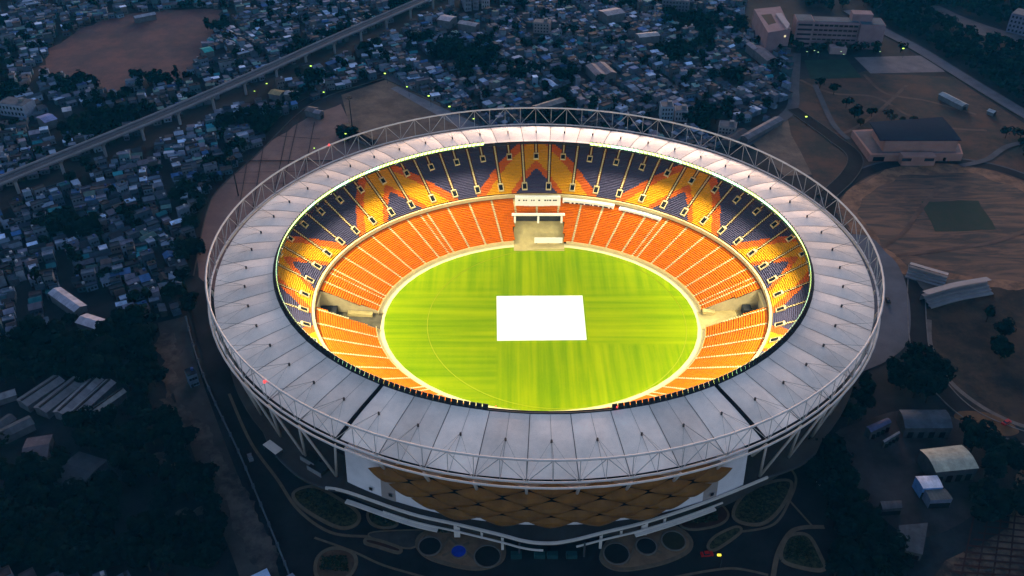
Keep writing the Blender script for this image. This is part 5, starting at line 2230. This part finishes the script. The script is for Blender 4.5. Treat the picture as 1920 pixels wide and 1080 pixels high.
for t in heroT:
    lm, lp = LMK[t['z']]
    t['ld'] = hypot(t['p'][0] - lp.x, t['p'][1] - lp.y)
    t['sz'] = 'big ' if t['s'] > 1.2 else 'small ' if t['s'] < .95 else ''
    grp.setdefault((t['z'], t['k'], t['sz']), []).append(t)
first = [True] * 4
for key, lst in grp.items():
    lst.sort(key=lambda t: t['ld'])
    zn, k, sz = key
    nm = sz + 'dark ' + KINDS[k][0] + ' tree'
    for i, t in enumerate(lst):
        if first[k]:
            o = protos[k]
            first[k] = False
        else:
            o = copy_tree(protos[k])
        o.location = (*t['p'], 0)
        o.rotation_euler = (0, 0, t['a'])
        o.scale = (t['s'],) * 3
        if i < 10:
            lb = nm + ' ' + ZT[zn] + ', ' + ORD[i] + ' the ' + LMK[zn][0]
        else:
            lb = nm + ' ' + ZT[zn] + ', far from the ' + LMK[zn][0]
        tag(o, lb, 'tree', nm + 's ' + ZT[zn])
for k in range(4):
    if first[k]:
        for c in list(protos[k].children):
            bpy.data.objects.remove(c)
        bpy.data.objects.remove(protos[k])
b = MB()
for t in ts:
    if id(t) in hid:
        continue
    nm, R_, H_, z0, base = KINDS[t['k']]
    i0 = len(b.v)
    tf = rnd.uniform(.55, 1.9)
    base = (base[0] * tf, base[1] * tf, base[2] * tf * rnd.uniform(.7, 1.1))
    n = 110 if t['d'] < 420 else 60 if t['d'] < 650 else 34
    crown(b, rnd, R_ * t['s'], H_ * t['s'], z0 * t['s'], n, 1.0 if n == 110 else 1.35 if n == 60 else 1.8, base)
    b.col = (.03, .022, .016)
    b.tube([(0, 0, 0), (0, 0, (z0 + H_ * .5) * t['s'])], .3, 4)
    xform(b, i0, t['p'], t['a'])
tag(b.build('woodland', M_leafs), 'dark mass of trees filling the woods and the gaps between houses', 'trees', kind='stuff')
print('houses', len(houses), 'trees', len(ts))

# low shrubs in the front beds
b = MB()
for q in ([(560, 930), (600, 922), (655, 958), (660, 980), (610, 970)], [(1390, 960), (1410, 925), (1465, 912), (1450, 960), (1415, 978)], [(1472, 1050), (1480, 1016), (1505, 1010), (1532, 1055)], [(600, 1070), (605, 1048), (650, 1045), (655, 1075)], [(698, 966), (735, 975), (722, 988)], [(1290, 985), (1300, 965), (1345, 955), (1345, 980)], [(760, 975), (850, 1000), (830, 1004), (770, 992)]):
    poly = W(q)
    xs = [p[0] for p in poly]
    ys = [p[1] for p in poly]
    for i in range(520):
        p = (rnd.uniform(min(xs), max(xs)), rnd.uniform(min(ys), max(ys)))
        if inside(p, poly):
            t = rnd.uniform(.5, 1.4)
            c = rnd.choice(((.020, .030, .012), (.035, .030, .012), (.012, .02, .012)))
            leaf(b, Vector((p[0], p[1], .9 + rnd.uniform(0, .9))), rnd.uniform(.25, .6), (rnd.uniform(-1, 1), rnd.uniform(-1, 1), 1.2), tuple(x * t for x in c))
tag(b.build('shrubbery', M_leafs), 'low dark shrubs planted in the garden beds in front of the stadium', 'shrubs', kind='stuff')

# ------------------------------------------------------------------ a few parked and moving vehicles
def car(px, py, rz, label, col, ln=4.4):
    p = at(px, py, .7)
    t = thing('parked_car', label, 'car', (p.x, p.y, .65), rz)
    b = MB()
    b.box(0, 0, .35, ln, 1.8, .75)
    b.build('body', mat('car_paint_%d' % int(px), col, .4, .05, 1), t)
    b = MB()
    vs = []
    for z, a, w_ in ((1.1, ln * .30, .85), (1.65, ln * .2, .7)):
        vs += [(-a, -w_, z), (a * .8, -w_, z), (a * .8, w_, z), (-a, w_, z)]
    b.faces(vs, [(0, 1, 5, 4), (1, 2, 6, 5), (2, 3, 7, 6), (3, 0, 4, 7), (4, 5, 6, 7)])
    cb2 = b.build('cabin', M_glass, t)
    b = MB()
    b.box(-ln * .03, 0, 1.66, ln * .36, 1.35, .06)
    b.build('roof_panel', mat('car_paint_%d' % int(px), col), cb2)
    for sx in (-1, 1):
        for sy in (-1, 1):
            b = MB()
            b.tube([(sx * ln * .3, sy * .93, .35), (sx * ln * .3, sy * .73, .35)], .34, 10)
            b.build('wheel', M_dark, t)


for px, py, rz, lb, c in ((1325, 1041, .1, 'red car on the dark drive beside the yellow street lamp', (.35, .01, .01)),
                          (1664, 565, 1.5, 'black car parked on the grey plaza right of the stadium', (.01, .01, .012)),
                          (1886, 794, .5, 'red car on the orange dirt beside the ring road', (.35, .02, .02)),
                          (470, 860, -1.1, 'grey car on the dark road left of the stadium', (.12, .12, .13)),
                          (1670, 237, .6, 'dark car on the tan plot behind the stadium', (.02, .02, .03)),
                          (1535, 905, 1.3, 'small white car beside the dark trees right of the forecourt', (.35, .38, .4))):
    car(px, py, rz, lb, c)
# ------------------------------------------------------------------ haze
if HAZE > 0:
    b = MB()
    b.box(0, 450, -1.2, 2600, 1900, 330)
    hz = bpy.data.materials.new('haze_air')
    hz.use_nodes = True
    nt = hz.node_tree
    nt.nodes.clear()
    out = nt.nodes.new('ShaderNodeOutputMaterial')
    pv = nt.nodes.new('ShaderNodeVolumePrincipled')
    pv.inputs['Color'].default_value = (.02, .50, 1.0, 1)
    pv.inputs['Density'].default_value = HAZE
    pv.inputs['Anisotropy'].default_value = 0
    nt.links.new(pv.outputs[0], out.inputs['Volume'])
    tag(b.build('haze', hz), kind='stuff')
